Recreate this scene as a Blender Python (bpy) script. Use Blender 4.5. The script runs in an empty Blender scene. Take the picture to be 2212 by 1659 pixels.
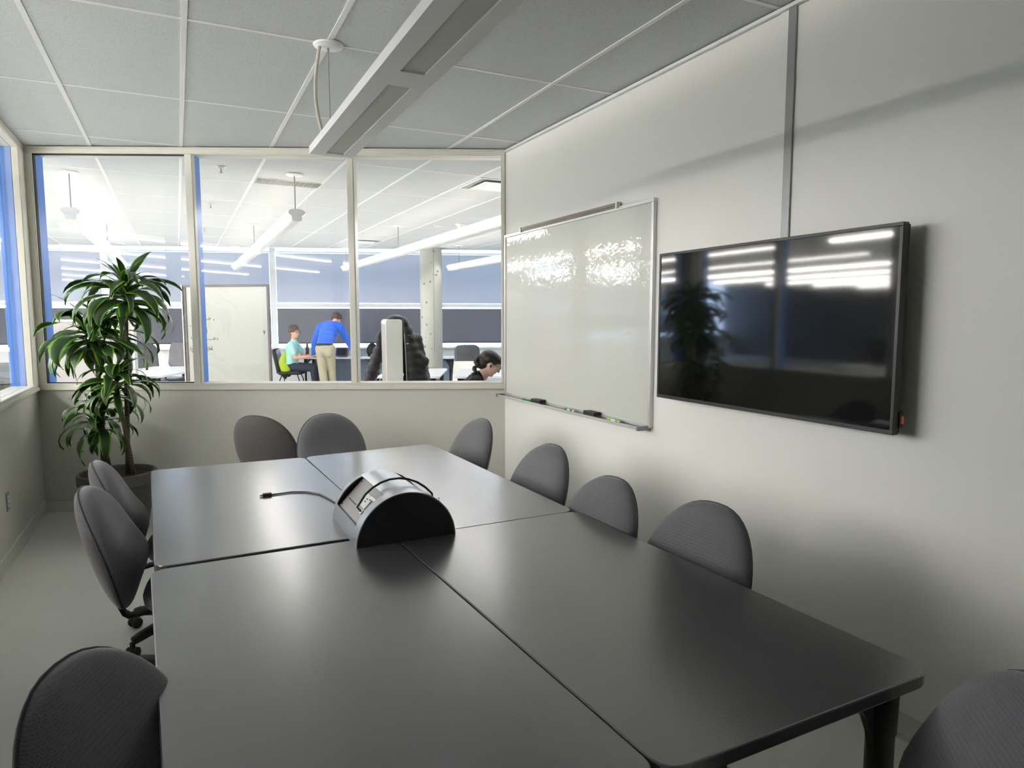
import bpy, bmesh, math, random
from mathutils import Vector, Matrix, Euler
random.seed(7)
SC = bpy.context.scene
COL = SC.collection
PI = math.pi
# ---------------------------------------------------------------- camera
CAM_H = 1.515
YAW = math.radians(26.193)
PITCH = math.radians(5.517)
cam_d = bpy.data.cameras.new('camera')
cam_d.sensor_fit = 'HORIZONTAL'
cam_d.sensor_width = 36.0
cam_d.lens = 1465.0 / 2212.0 * 36.0
cam_d.clip_start = 0.02
cam_d.clip_end = 200
cam = bpy.data.objects.new('camera', cam_d)
COL.objects.link(cam)
cam.location = (0, 0, CAM_H)
cam.rotation_euler = (PI / 2 - PITCH, 0, -YAW)
SC.camera = cam
# ---------------------------------------------------------------- sky, exposure
world = bpy.data.worlds.new('overcast_sky')
SC.world = world
world.use_nodes = True
bg = world.node_tree.nodes['Background']
bg.inputs['Color'].default_value = (0.52, 0.70, 1.0, 1)
bg.inputs['Strength'].default_value = 7.5
SC.view_settings.view_transform = 'Standard'
SC.view_settings.look = 'None'
SC.view_settings.gamma = 1.0
SC.view_settings.use_curve_mapping = False
SC.view_settings.exposure = 1.15
SC.cycles.use_denoising = True
SC.cycles.max_bounces = 10
SC.cycles.diffuse_bounces = 6
SC.cycles.glossy_bounces = 4
SC.cycles.transparent_max_bounces = 24
SC.cycles.sample_clamp_indirect = 6.0
SC.cycles.caustics_reflective = False
SC.cycles.caustics_refractive = False
LAMP_TOP, LAMP_LENS = 1.35, 17.0       # office strip lamps: uplight, side lens
LEFT_TOP, LEFT_LENS = 3.5, 39.0      # the brighter strips of the left office
LAMP_COLOR = (1.0, 0.965, 0.925, 1)

# ---------------------------------------------------------------- materials
def lin(r, g, b):
    f = lambda c: (c / 255 / 12.92) if c <= 10.31 else ((c / 255 + 0.055) / 1.055) ** 2.4
    return (f(r), f(g), f(b), 1)

def mat(name, col, rough=0.6, metal=0.0, spec=0.5, var=0.06, vscale=30.0, bump=0.0, bscale=200.0, sheen=0.0, coat=0.0, trans=0.0):
    """principled material with a little procedural colour variation and optional fine bump"""
    m = bpy.data.materials.new(name)
    m.use_nodes = True
    nt = m.node_tree
    b = nt.nodes['Principled BSDF']
    b.inputs['Roughness'].default_value = rough
    b.inputs['Metallic'].default_value = metal
    b.inputs['Specular IOR Level'].default_value = spec
    if sheen:
        b.inputs['Sheen Weight'].default_value = sheen
        b.inputs['Sheen Roughness'].default_value = 0.4
    if coat:
        b.inputs['Coat Weight'].default_value = coat
        b.inputs['Coat Roughness'].default_value = 0.1
    tc = nt.nodes.new('ShaderNodeTexCoord')
    nz = nt.nodes.new('ShaderNodeTexNoise')
    nz.inputs['Scale'].default_value = vscale
    nz.inputs['Detail'].default_value = 3
    nt.links.new(tc.outputs['Object'], nz.inputs['Vector'])
    mix = nt.nodes.new('ShaderNodeMix')
    mix.data_type = 'RGBA'
    mix.inputs['A'].default_value = tuple(c * (1 - var) for c in col[:3]) + (1,)
    mix.inputs['B'].default_value = tuple(min(1, c * (1 + var)) for c in col[:3]) + (1,)
    nt.links.new(nz.outputs['Fac'], mix.inputs['Factor'])
    nt.links.new(mix.outputs['Result'], b.inputs['Base Color'])
    if bump:
        n2 = nt.nodes.new('ShaderNodeTexNoise')
        n2.inputs['Scale'].default_value = bscale
        n2.inputs['Detail'].default_value = 2
        nt.links.new(tc.outputs['Object'], n2.inputs['Vector'])
        bp = nt.nodes.new('ShaderNodeBump')
        bp.inputs['Strength'].default_value = bump
        bp.inputs['Distance'].default_value = 0.002
        nt.links.new(n2.outputs['Fac'], bp.inputs['Height'])
        nt.links.new(bp.outputs['Normal'], b.inputs['Normal'])
    return m

def emit(name, col, s):
    m = bpy.data.materials.new(name)
    m.use_nodes = True
    nt = m.node_tree
    nt.nodes.remove(nt.nodes['Principled BSDF'])
    e = nt.nodes.new('ShaderNodeEmission')
    e.inputs['Color'].default_value = col
    e.inputs['Strength'].default_value = s
    nt.links.new(e.outputs[0], nt.nodes['Material Output'].inputs['Surface'])
    return m

def glass(name, tint=(0.985, 0.985, 0.98, 1), refl=1.0):
    """thin architectural glass: clear transmission plus Fresnel reflection"""
    m = bpy.data.materials.new(name)
    m.use_nodes = True
    nt = m.node_tree
    nt.nodes.remove(nt.nodes['Principled BSDF'])
    t = nt.nodes.new('ShaderNodeBsdfTransparent')
    t.inputs['Color'].default_value = tint
    g = nt.nodes.new('ShaderNodeBsdfGlossy')
    g.inputs['Roughness'].default_value = 0.01
    lw = nt.nodes.new('ShaderNodeFresnel')
    lw.inputs['IOR'].default_value = 1.45
    geo = nt.nodes.new('ShaderNodeNewGeometry')
    # the same reflectance from both sides of the pane
    m1 = nt.nodes.new('ShaderNodeMath'); m1.operation = 'MULTIPLY'; m1.inputs[1].default_value = refl
    inv = nt.nodes.new('ShaderNodeMath'); inv.operation = 'SUBTRACT'; inv.inputs[0].default_value = 1.0
    nt.links.new(geo.outputs['Backfacing'], inv.inputs[1])
    m2 = nt.nodes.new('ShaderNodeMath'); m2.operation = 'MULTIPLY'
    nt.links.new(lw.outputs[0], m1.inputs[0])
    nt.links.new(m1.outputs[0], m2.inputs[0])
    nt.links.new(inv.outputs[0], m2.inputs[1])
    mx = nt.nodes.new('ShaderNodeMixShader')
    nt.links.new(m2.outputs[0], mx.inputs[0])
    nt.links.new(t.outputs[0], mx.inputs[1])
    nt.links.new(g.outputs[0], mx.inputs[2])
    nt.links.new(mx.outputs[0], nt.nodes['Material Output'].inputs['Surface'])
    return m

def shade_mat(name, refl, trans):
    """roller shade cloth: reflects room light, lets some sky light through"""
    m = bpy.data.materials.new(name)
    m.use_nodes = True
    nt = m.node_tree
    nt.nodes.remove(nt.nodes['Principled BSDF'])
    d = nt.nodes.new('ShaderNodeBsdfDiffuse')
    d.inputs['Color'].default_value = refl
    t = nt.nodes.new('ShaderNodeBsdfTranslucent')
    tc = nt.nodes.new('ShaderNodeTexCoord')
    wv = nt.nodes.new('ShaderNodeTexNoise')
    wv.inputs['Scale'].default_value = 1.3
    mp = nt.nodes.new('ShaderNodeMapping'); mp.inputs['Scale'].default_value = (3, 3, 0.25)
    nt.links.new(tc.outputs['Object'], mp.inputs['Vector'])
    nt.links.new(mp.outputs['Vector'], wv.inputs['Vector'])
    mix = nt.nodes.new('ShaderNodeMix'); mix.data_type = 'RGBA'
    mix.inputs['A'].default_value = tuple(c * 0.85 for c in trans[:3]) + (1,)
    mix.inputs['B'].default_value = tuple(c * 1.15 for c in trans[:3]) + (1,)
    nt.links.new(wv.outputs['Fac'], mix.inputs['Factor'])
    nt.links.new(mix.outputs['Result'], t.inputs['Color'])
    a = nt.nodes.new('ShaderNodeAddShader')
    nt.links.new(d.outputs[0], a.inputs[0])
    nt.links.new(t.outputs[0], a.inputs[1])
    nt.links.new(a.outputs[0], nt.nodes['Material Output'].inputs['Surface'])
    return m

def fabric_mat(name, col):
    """dotted woven upholstery"""
    m = mat(name, col, rough=0.85, spec=0.25, var=0.10, vscale=12, sheen=0.35)
    nt = m.node_tree
    b = nt.nodes['Principled BSDF']
    tc = [n for n in nt.nodes if n.type == 'TEX_COORD'][0]
    vo = nt.nodes.new('ShaderNodeTexVoronoi')
    vo.inputs['Scale'].default_value = 210
    vo.inputs['Randomness'].default_value = 0.25
    nt.links.new(tc.outputs['Object'], vo.inputs['Vector'])
    mr = nt.nodes.new('ShaderNodeMapRange')
    mr.inputs['From Min'].default_value = 0.0
    mr.inputs['From Max'].default_value = 0.5
    mr.inputs['To Min'].default_value = 0.55
    mr.inputs['To Max'].default_value = 1.15
    nt.links.new(vo.outputs['Distance'], mr.inputs['Value'])
    mul = nt.nodes.new('ShaderNodeMix'); mul.data_type = 'RGBA'; mul.blend_type = 'MULTIPLY'
    mul.inputs['Factor'].default_value = 1
    src = b.inputs['Base Color'].links[0].from_socket
    nt.links.new(src, mul.inputs['A'])
    nt.links.new(mr.outputs['Result'], mul.inputs['B'])
    nt.links.new(mul.outputs['Result'], b.inputs['Base Color'])
    bp = nt.nodes.new('ShaderNodeBump')
    bp.inputs['Strength'].default_value = 0.35
    bp.inputs['Distance'].default_value = 0.001
    nt.links.new(vo.outputs['Distance'], bp.inputs['Height'])
    nt.links.new(bp.outputs['Normal'], b.inputs['Normal'])
    return m

def leaf_mat():
    m = mat('dracaena_leaf', (0.02, 0.06, 0.012, 1), rough=0.38, spec=0.5, var=0.35, vscale=9)
    nt = m.node_tree
    b = nt.nodes['Principled BSDF']
    uv = nt.nodes.new('ShaderNodeUVMap'); uv.uv_map = 'UVMap'
    sp = nt.nodes.new('ShaderNodeSeparateXYZ')
    nt.links.new(uv.outputs[0], sp.inputs[0])
    a = nt.nodes.new('ShaderNodeMath'); a.operation = 'SUBTRACT'; a.inputs[1].default_value = 0.5
    nt.links.new(sp.outputs['X'], a.inputs[0])
    c = nt.nodes.new('ShaderNodeMath'); c.operation = 'ABSOLUTE'
    nt.links.new(a.outputs[0], c.inputs[0])
    r = nt.nodes.new('ShaderNodeMapRange')
    r.inputs['From Min'].default_value = 0.33
    r.inputs['From Max'].default_value = 0.44
    nt.links.new(c.outputs[0], r.inputs['Value'])
    mix = nt.nodes.new('ShaderNodeMix'); mix.data_type = 'RGBA'
    src = b.inputs['Base Color'].links[0].from_socket
    nt.links.new(r.outputs['Result'], mix.inputs['Factor'])
    nt.links.new(src, mix.inputs['A'])
    mix.inputs['B'].default_value = (0.17, 0.36, 0.03, 1)
    nt.links.new(mix.outputs['Result'], b.inputs['Base Color'])
    return m

def stem_mat():
    m = mat('ringed_stem', lin(62, 58, 44), rough=0.8, var=0.25)
    nt = m.node_tree
    b = nt.nodes['Principled BSDF']
    tc = [n for n in nt.nodes if n.type == 'TEX_COORD'][0]
    wv = nt.nodes.new('ShaderNodeTexWave')
    wv.bands_direction = 'Z'
    wv.inputs['Scale'].default_value = 22
    wv.inputs['Distortion'].default_value = 0.6
    nt.links.new(tc.outputs['Object'], wv.inputs['Vector'])
    r = nt.nodes.new('ShaderNodeMapRange')
    r.inputs['From Min'].default_value = 0.9
    r.inputs['From Max'].default_value = 1.0
    nt.links.new(wv.outputs['Fac'], r.inputs['Value'])
    mix = nt.nodes.new('ShaderNodeMix'); mix.data_type = 'RGBA'
    src = b.inputs['Base Color'].links[0].from_socket
    nt.links.new(r.outputs['Result'], mix.inputs['Factor'])
    nt.links.new(src, mix.inputs['A'])
    mix.inputs['B'].default_value = lin(150, 145, 105)
    nt.links.new(mix.outputs['Result'], b.inputs['Base Color'])
    return m

def louver_mat():
    m = mat('louver_mesh', lin(230, 230, 222), rough=0.6, metal=0.0, var=0.05)
    nt = m.node_tree
    b = nt.nodes['Principled BSDF']
    tc = [n for n in nt.nodes if n.type == 'TEX_COORD'][0]
    wv = nt.nodes.new('ShaderNodeTexWave')
    wv.bands_direction = 'Y'
    wv.inputs['Scale'].default_value = 60
    nt.links.new(tc.outputs['Object'], wv.inputs['Vector'])
    mul = nt.nodes.new('ShaderNodeMix'); mul.data_type = 'RGBA'; mul.blend_type = 'MULTIPLY'
    mul.inputs['Factor'].default_value = 0.35
    src = b.inputs['Base Color'].links[0].from_socket
    nt.links.new(src, mul.inputs['A'])
    nt.links.new(wv.outputs['Color'], mul.inputs['B'])
    nt.links.new(mul.outputs['Result'], b.inputs['Base Color'])
    return m

def tile_mat():
    """mineral fibre tile: fine pinholes"""
    m = mat('ceiling_tile', lin(212, 215, 218), rough=0.95, spec=0.1, var=0.02, vscale=4)
    nt = m.node_tree
    b = nt.nodes['Principled BSDF']
    tc = [n for n in nt.nodes if n.type == 'TEX_COORD'][0]
    nz = nt.nodes.new('ShaderNodeTexNoise')
    nz.inputs['Scale'].default_value = 160
    nz.inputs['Detail'].default_value = 4
    nt.links.new(tc.outputs['Object'], nz.inputs['Vector'])
    r = nt.nodes.new('ShaderNodeMapRange')
    r.inputs['From Min'].default_value = 0.30
    r.inputs['From Max'].default_value = 0.45
    r.inputs['To Min'].default_value = 0.72
    nt.links.new(nz.outputs['Fac'], r.inputs['Value'])
    mul = nt.nodes.new('ShaderNodeMix'); mul.data_type = 'RGBA'; mul.blend_type = 'MULTIPLY'
    mul.inputs['Factor'].default_value = 1
    src = b.inputs['Base Color'].links[0].from_socket
    nt.links.new(src, mul.inputs['A'])
    nt.links.new(r.outputs['Result'], mul.inputs['B'])
    nt.links.new(mul.outputs['Result'], b.inputs['Base Color'])
    return m

def concrete_mat():
    m = mat('concrete', lin(176, 178, 170), rough=0.85, var=0.12, vscale=3.0, bump=0.4, bscale=60)
    nt = m.node_tree
    b = nt.nodes['Principled BSDF']
    tc = [n for n in nt.nodes if n.type == 'TEX_COORD'][0]
    vo = nt.nodes.new('ShaderNodeTexVoronoi')
    vo.inputs['Scale'].default_value = 6.5
    nt.links.new(tc.outputs['Object'], vo.inputs['Vector'])
    r = nt.nodes.new('ShaderNodeMapRange')
    r.inputs['From Min'].default_value = 0.10
    r.inputs['From Max'].default_value = 0.17
    r.inputs['To Min'].default_value = 0.35
    nt.links.new(vo.outputs['Distance'], r.inputs['Value'])
    mul = nt.nodes.new('ShaderNodeMix'); mul.data_type = 'RGBA'; mul.blend_type = 'MULTIPLY'
    mul.inputs['Factor'].default_value = 1
    src = b.inputs['Base Color'].links[0].from_socket
    nt.links.new(src, mul.inputs['A'])
    nt.links.new(r.outputs['Result'], mul.inputs['B'])
    nt.links.new(mul.outputs['Result'], b.inputs['Base Color'])
    return m

M = dict(
    wall=mat('wall_paint', lin(236, 236, 231), rough=0.55, spec=0.3, var=0.015, vscale=2.5, bump=0.08, bscale=90),
    wall_low=mat('partition_paint', lin(208, 207, 199), rough=0.55, spec=0.3, var=0.015, vscale=2.5, bump=0.08, bscale=90),
    frame=mat('window_frame_paint', lin(222, 219, 208), rough=0.4, var=0.02),
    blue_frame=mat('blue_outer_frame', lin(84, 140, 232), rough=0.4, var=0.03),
    gasket=mat('gasket_rubber', lin(30, 30, 32), rough=0.6),
    floor=mat('floor_linoleum', lin(224, 224, 217), rough=0.42, spec=0.4, var=0.05, vscale=1.4, bump=0.03, bscale=40),
    tile=tile_mat(),
    tee=mat('tee_enamel', lin(236, 238, 238), rough=0.4, var=0.01),
    base=mat('vinyl_base', lin(214, 213, 206), rough=0.5, var=0.03),
    glass=glass('window_glass'),
    glass_ext=glass('facade_glass', (0.9, 0.94, 0.95, 1), 0.6),
    table=mat('grey_laminate', lin(70, 70, 73), rough=0.25, spec=1.0, var=0.10, vscale=5, bump=0.06, bscale=120),
    table_edge=mat('table_edge_band', lin(70, 70, 72), rough=0.35, var=0.05),
    fabric=fabric_mat('chair_fabric', lin(104, 104, 108)),
    fabric_back=fabric_mat('chair_fabric_back', lin(88, 85, 86)),
    piping=mat('piping_cord', lin(70, 70, 75), rough=0.8),
    black_plastic=mat('black_plastic', lin(34, 33, 32), rough=0.5, var=0.15),
    black_metal=mat('black_metal', lin(24, 24, 26), rough=0.35, var=0.1),
    seat_shell=mat('seat_shell', lin(30, 30, 31), rough=0.55),
    lum=mat('luminaire_enamel', lin(244, 245, 246), rough=0.45, var=0.01),
    louver=louver_mat(),
    cable_white=mat('white_cable', lin(214, 208, 192), rough=0.5),
    steel=mat('steel_wire', lin(150, 150, 150), rough=0.35, metal=0.8),
    alu=mat('anodised_aluminium', lin(206, 206, 204), rough=0.35, metal=0.55, var=0.04),
    hub_alu=mat('brushed_aluminium', lin(172, 174, 178), rough=0.33, metal=0.9, var=0.06, vscale=8, bump=0.05, bscale=300),
    hub_panel=mat('hub_panel', lin(150, 148, 146), rough=0.45, metal=0.4),
    white_board=mat('whiteboard_enamel', lin(207, 208, 201), rough=0.05, spec=0.5, var=0.02, vscale=1.5, bump=0.5, bscale=22),
    rolling_board=mat('rolling_board_enamel', lin(166, 169, 162), rough=0.25, var=0.03, vscale=1.5),
    brown_metal=mat('brown_metal', lin(118, 108, 102), rough=0.4, metal=0.5),
    tv_bezel=mat('tv_bezel', lin(44, 42, 42), rough=0.4, metal=0.2),
    tv_screen=mat('tv_screen', lin(16, 17, 17), rough=0.05, spec=0.55, var=0.05, bump=0.03, bscale=6),
    grey_metal=mat('grey_raceway', lin(150, 152, 152), rough=0.4, metal=0.3),
    pot=mat('grey_pot', lin(86, 84, 80), rough=0.6, var=0.08, vscale=6),
    soil=mat('soil', lin(58, 44, 36), rough=0.95, var=0.5, vscale=60, bump=1.0, bscale=90),
    leaf=leaf_mat(),
    stem=stem_mat(),
    lamp=emit('lamp_top', (1.0, 0.93, 0.80, 1), LAMP_TOP), lamp_lens=emit('lamp_lens', LAMP_COLOR, LAMP_LENS),
    lamp_left=emit('lamp_top_left', LAMP_COLOR, LEFT_TOP), lamp_left_lens=emit('lamp_lens_left', LAMP_COLOR, LEFT_LENS),
    up_shade=shade_mat('light_shade_cloth', (0.45, 0.46, 0.48, 1), (0.096, 0.100, 0.118, 1)),
    low_shade=shade_mat('dark_screen_cloth', (0.16, 0.16, 0.18, 1), (0.036, 0.037, 0.040, 1)),
    concrete=concrete_mat(),
    white_paint=mat('white_paint', lin(226, 228, 228), rough=0.5, var=0.02),
    white_plastic=mat('white_plastic', lin(232, 232, 228), rough=0.4, var=0.02),
    off_white=mat('office_table_top', lin(214, 214, 216), rough=0.3, var=0.03),
    blue_grey=mat('blue_grey_panel', lin(120, 134, 156), rough=0.6, var=0.05),
    dark_wall=mat('dark_wall_paint', lin(96, 98, 104), rough=0.7, var=0.05),
    grey_panel=mat('grey_partition_cloth', lin(160, 156, 156), rough=0.9, var=0.04, bump=0.2),
    grey_frame=mat('board_frame_grey', lin(104, 98, 98), rough=0.5, metal=0.2),
    leather=mat('grey_vinyl', lin(66, 66, 74), rough=0.3, spec=0.6, var=0.06),
    black_cloth=mat('black_quilted_nylon', lin(28, 28, 31), rough=0.5, spec=0.4, var=0.2, vscale=14, bump=0.5, bscale=40),
    black_knit=mat('black_knit', lin(20, 20, 22), rough=0.9, var=0.2),
    skin=mat('skin', lin(224, 172, 150), rough=0.5, var=0.04, vscale=20),
    skin_pale=mat('skin_pale', lin(232, 190, 174), rough=0.5, var=0.04, vscale=20),
    hair=mat('brown_hair', lin(88, 66, 54), rough=0.6, var=0.45, vscale=60, bump=1.0, bscale=110),
    hair_dark=mat('dark_hair', lin(34, 25, 24), rough=0.42, var=0.4, vscale=50, bump=1.0, bscale=150),
    mint=mat('mint_cotton', lin(176, 232, 222), rough=0.9, var=0.04, bump=0.3, bscale=25),
    navy=mat('navy_denim', lin(52, 58, 74), rough=0.9, var=0.1),
    blue_fleece=mat('blue_fleece', lin(38, 104, 220), rough=0.95, var=0.12, vscale=14, bump=0.7, bscale=30, sheen=0.3),
    khaki=mat('khaki_cotton', lin(176, 170, 146), rough=0.9, var=0.08, vscale=10, bump=0.6, bscale=22),
    lime=mat('lime_cloth', lin(176, 200, 52), rough=0.85, var=0.08),
    green=mat('marker_green', lin(20, 140, 70), rough=0.4),
    lime_cap=mat('marker_lime', lin(140, 210, 60), rough=0.4),
    orange=mat('orange_plastic', lin(226, 110, 50), rough=0.4),
    brass=mat('brass_plug', lin(200, 170, 90), rough=0.3, metal=0.9),
    purple=mat('purple_cloth', lin(84, 72, 120), rough=0.8),
    teal=mat('teal_plastic', lin(120, 180, 205), rough=0.5),
    ink=mat('marker_ink', lin(92, 96, 96), rough=0.8),
    shoe=mat('dark_shoe', lin(40, 38, 38), rough=0.7),
    paper=mat('paper', lin(236, 238, 240), rough=0.8),
    screen=mat('monitor_screen', lin(14, 15, 18), rough=0.15),
)

M['table'].node_tree.nodes['Principled BSDF'].inputs['IOR'].default_value = 1.85

# ---------------------------------------------------------------- mesh helpers
class MB:
    """collects simple shapes; build() links them as ONE mesh object"""
    def __init__(self):
        self.v = []; self.f = []; self.uv = None
    def add(self, vs, fs):
        o = len(self.v)
        self.v += [tuple(p) for p in vs]
        self.f += [tuple(i + o for i in f) for f in fs]
        return self
    def box(self, x0, x1, y0, y1, z0, z1, mtx=None):
        vs = [Vector(p) for p in ((x0,y0,z0),(x1,y0,z0),(x1,y1,z0),(x0,y1,z0),(x0,y0,z1),(x1,y0,z1),(x1,y1,z1),(x0,y1,z1))]
        if mtx is not None: vs = [mtx @ p for p in vs]
        return self.add(vs, [(3,2,1,0),(4,5,6,7),(0,1,5,4),(1,2,6,5),(2,3,7,6),(3,0,4,7)])
    def prism(self, poly, z0, z1, mtx=None):
        n = len(poly)
        vs = [Vector((p[0], p[1], z0)) for p in poly] + [Vector((p[0], p[1], z1)) for p in poly]
        if mtx is not None: vs = [mtx @ p for p in vs]
        return self.add(vs, [tuple(reversed(range(n))), tuple(range(n, 2*n))] + [(i, (i+1) % n, n + (i+1) % n, n + i) for i in range(n)])
    def tube(self, pts, r, seg=8, caps=True, flat=1.0):
        pts = [Vector(p) for p in pts]
        rr = r if isinstance(r, (list, tuple)) else [r] * len(pts)
        up = None; rings = []
        for i, p in enumerate(pts):
            t = (pts[min(i+1, len(pts)-1)] - pts[max(i-1, 0)]).normalized()
            if up is None:
                up = Vector((0,0,1)) if abs(t.z) < 0.9 else Vector((1,0,0))
            a = t.cross(up)
            if a.length < 1e-5: a = t.cross(Vector((0,1,0)))
            a.normalize(); b = a.cross(t).normalized(); up = b
            rings.append([p + (a * math.cos(2*PI*k/seg) + b * math.sin(2*PI*k/seg) * flat) * rr[i] for k in range(seg)])
        o = []; fs = []
        for ring in rings: o += ring
        for i in range(len(rings)-1):
            for k in range(seg):
                fs.append((i*seg+k, i*seg+(k+1) % seg, (i+1)*seg+(k+1) % seg, (i+1)*seg+k))
        if caps:
            fs.append(tuple(reversed(range(seg)))); fs.append(tuple((len(rings)-1)*seg + k for k in range(seg)))
        return self.add(o, fs)
    def lathe(self, prof, seg=32, mtx=None):
        vs = []; fs = []
        for (r, z) in prof:
            for k in range(seg):
                p = Vector((r*math.cos(2*PI*k/seg), r*math.sin(2*PI*k/seg), z))
                vs.append(mtx @ p if mtx is not None else p)
        for i in range(len(prof)-1):
            for k in range(seg):
                fs.append((i*seg+k, i*seg+(k+1) % seg, (i+1)*seg+(k+1) % seg, (i+1)*seg+k))
        fs.append(tuple(reversed(range(seg)))); fs.append(tuple((len(prof)-1)*seg+k for k in range(seg)))
        return self.add(vs, fs)
    def ball(self, c, r, seg=12, rings=8, mtx=None):
        c = Vector(c); r = Vector(r) if not isinstance(r, (int, float)) else Vector((r, r, r))
        vs = []; fs = []
        vs.append(Vector((0,0,1)))
        for i in range(1, rings):
            a = PI*i/rings
            for k in range(seg):
                vs.append(Vector((math.sin(a)*math.cos(2*PI*k/seg), math.sin(a)*math.sin(2*PI*k/seg), math.cos(a))))
        vs.append(Vector((0,0,-1)))
        vs = [Vector((p.x*r.x, p.y*r.y, p.z*r.z)) for p in vs]
        if mtx is not None: vs = [mtx @ p for p in vs]
        vs = [p + c for p in vs]
        for k in range(seg): fs.append((0, 1+k, 1+(k+1) % seg))
        for i in range(rings-2):
            for k in range(seg):
                a = 1+i*seg; fs.append((a+k, a+seg+k, a+seg+(k+1) % seg, a+(k+1) % seg))
        e = len(vs)-1; a = 1+(rings-2)*seg
        for k in range(seg): fs.append((e, a+(k+1) % seg, a+k))
        return self.add(vs, fs)
    def cap(self, p0, r0, p1, r1, seg=12):
        """tapered capsule, closed"""
        p0, p1 = Vector(p0), Vector(p1)
        n = 4; t = (p1-p0); L = t.length
        t = t.normalized() if L > 1e-6 else Vector((0,0,1))
        pts = []; rr = []
        for i in range(n+1):
            a = PI/2*(1-i/n); pts.append(p0 - t*r0*math.sin(a)); rr.append(max(r0*math.cos(a), 0.0004))
        for i in range(n+1):
            a = PI/2*i/n; pts.append(p1 + t*r1*math.sin(a)); rr.append(max(r1*math.cos(a), 0.0004))
        return self.tube(pts, rr, seg)
    def mesh(self, name, m=None, smooth=False):
        me = bpy.data.meshes.new(name)
        me.from_pydata(self.v, [], self.f)
        if m is not None: me.materials.append(m)
        bm = bmesh.new(); bm.from_mesh(me); bmesh.ops.recalc_face_normals(bm, faces=bm.faces); bm.to_mesh(me); bm.free()
        if smooth: me.polygons.foreach_set('use_smooth', [True]*len(me.polygons))
        me.update()
        return me
    def build(self, name, m, parent=None, smooth=False, bevel=0.0, loc=None, rotz=None):
        o = bpy.data.objects.new(name, self.mesh(name, m, smooth))
        COL.objects.link(o)
        if parent is not None: o.parent = parent
        if loc is not None: o.location = loc
        if rotz is not None: o.rotation_euler = (0, 0, rotz)
        if bevel:
            bv = o.modifiers.new('bevel', 'BEVEL'); bv.width = bevel; bv.segments = 2; bv.limit_method = 'ANGLE'; bv.angle_limit = math.radians(40)
        if smooth == 'auto':
            pass
        return o

def tag(o, label=None, cat=None, group=None, kind=None):
    if label: o['label'] = label
    if cat: o['category'] = cat
    if group: o['group'] = group
    if kind: o['kind'] = kind
    return o

def thing(name, label, cat, loc=(0,0,0), rotz=0.0, group=None):
    o = bpy.data.objects.new(name, None)
    COL.objects.link(o)
    o.empty_display_size = 0.1
    o.location = loc; o.rotation_euler = (0, 0, rotz)
    return tag(o, label, cat, group)

def children(o): return [c for c in COL.objects if c.parent == o]

def copy_tree(o, parent=None):
    c = o.copy(); COL.objects.link(c); c.parent = parent
    for ch in list(o.children):
        copy_tree(ch, c)
    return c

def sharp_smooth(o, deg=35):
    """smooth shading with sharp edges kept"""
    me = o.data
    me.polygons.foreach_set('use_smooth', [True]*len(me.polygons))
    bm = bmesh.new(); bm.from_mesh(me)
    for e in bm.edges:
        if len(e.link_faces) == 2 and e.calc_face_angle(0) > math.radians(deg): e.smooth = False
    bm.to_mesh(me); bm.free()
    return o

def rrect(x0, x1, y0, y1, r, n=5):
    pts = []
    for (cx, cy, a0) in ((x1-r, y1-r, 0), (x0+r, y1-r, 90), (x0+r, y0+r, 180), (x1-r, y0+r, 270)):
        for i in range(n+1):
            a = math.radians(a0 + 90*i/n); pts.append((cx + r*math.cos(a), cy + r*math.sin(a)))
    return pts

def round_poly(pts, r, n=5):
    """rounds the corners of a convex polygon"""
    out = []; N = len(pts)
    for i in range(N):
        p = Vector(pts[i]); a = (Vector(pts[i-1]) - p); b = (Vector(pts[(i+1) % N]) - p)
        a.normalize(); b.normalize()
        p0 = p + a*r; p1 = p + b*r
        for k in range(n+1):
            t = k/n
            q = p0*(1-t)**2 + p*2*t*(1-t) + p1*t*t
            out.append((q.x, q.y))
    return out

RIGHT = Vector((math.cos(YAW), -math.sin(YAW), 0))
FWD = Vector((math.sin(YAW), math.cos(YAW), 0))
def at(px, py, depth):
    """the place seen at a pixel of the 2212x1659 frame, at a distance measured along the floor"""
    a = (px-1106)/1465.0; b = (829.5-py)/1465.0
    F = math.cos(PITCH) + math.sin(PITCH)*b
    Z = -math.sin(PITCH) + math.cos(PITCH)*b
    k = depth/F
    return RIGHT*(a*k) + FWD*depth + Vector((0, 0, CAM_H + Z*k))

# ================================================================ structure
H = 2.80
XL, XR = -0.994, 2.305
XO = -16.4                # far end of the left office
A0 = Vector((XL, 6.315, 0))
BACK_ANG = math.radians(-24.522)
SILL = 0.975

fl = MB().box(XO, 8.4, -2.4, 22.6, -0.08, 0.0).build('floor', M['floor'])
tag(fl, 'pale grey-beige linoleum floor', None, None, 'structure')

w = MB().box(XR, XR+0.11, -2.1, 4.83, 0, H-0.003).build('wall_right', M['wall'])
tag(w, 'white painted wall carrying the whiteboard and the screen', kind='structure')
w = MB().box(XL-0.13, XL, -2.1, 1.80, 0, H-0.003).box(XL-0.13, XL, 1.80, 6.36, 0, SILL).build('wall_left', M['wall_low'])
tag(w, 'low painted wall under the left-hand glazing', kind='structure')
w = MB().box(-0.05, 3.66, 0.0, 0.13, 0, SILL).build('wall_back', M['wall_low'], loc=A0, rotz=BACK_ANG)
tag(w, 'low beige-grey painted wall under the back glazing', kind='structure')
w = MB().box(XL-0.13, XR+0.11, -2.2, -2.1, 0, H-0.003).build('wall_rear', M['wall'])
tag(w, 'plain wall behind the camera', kind='structure')

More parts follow.
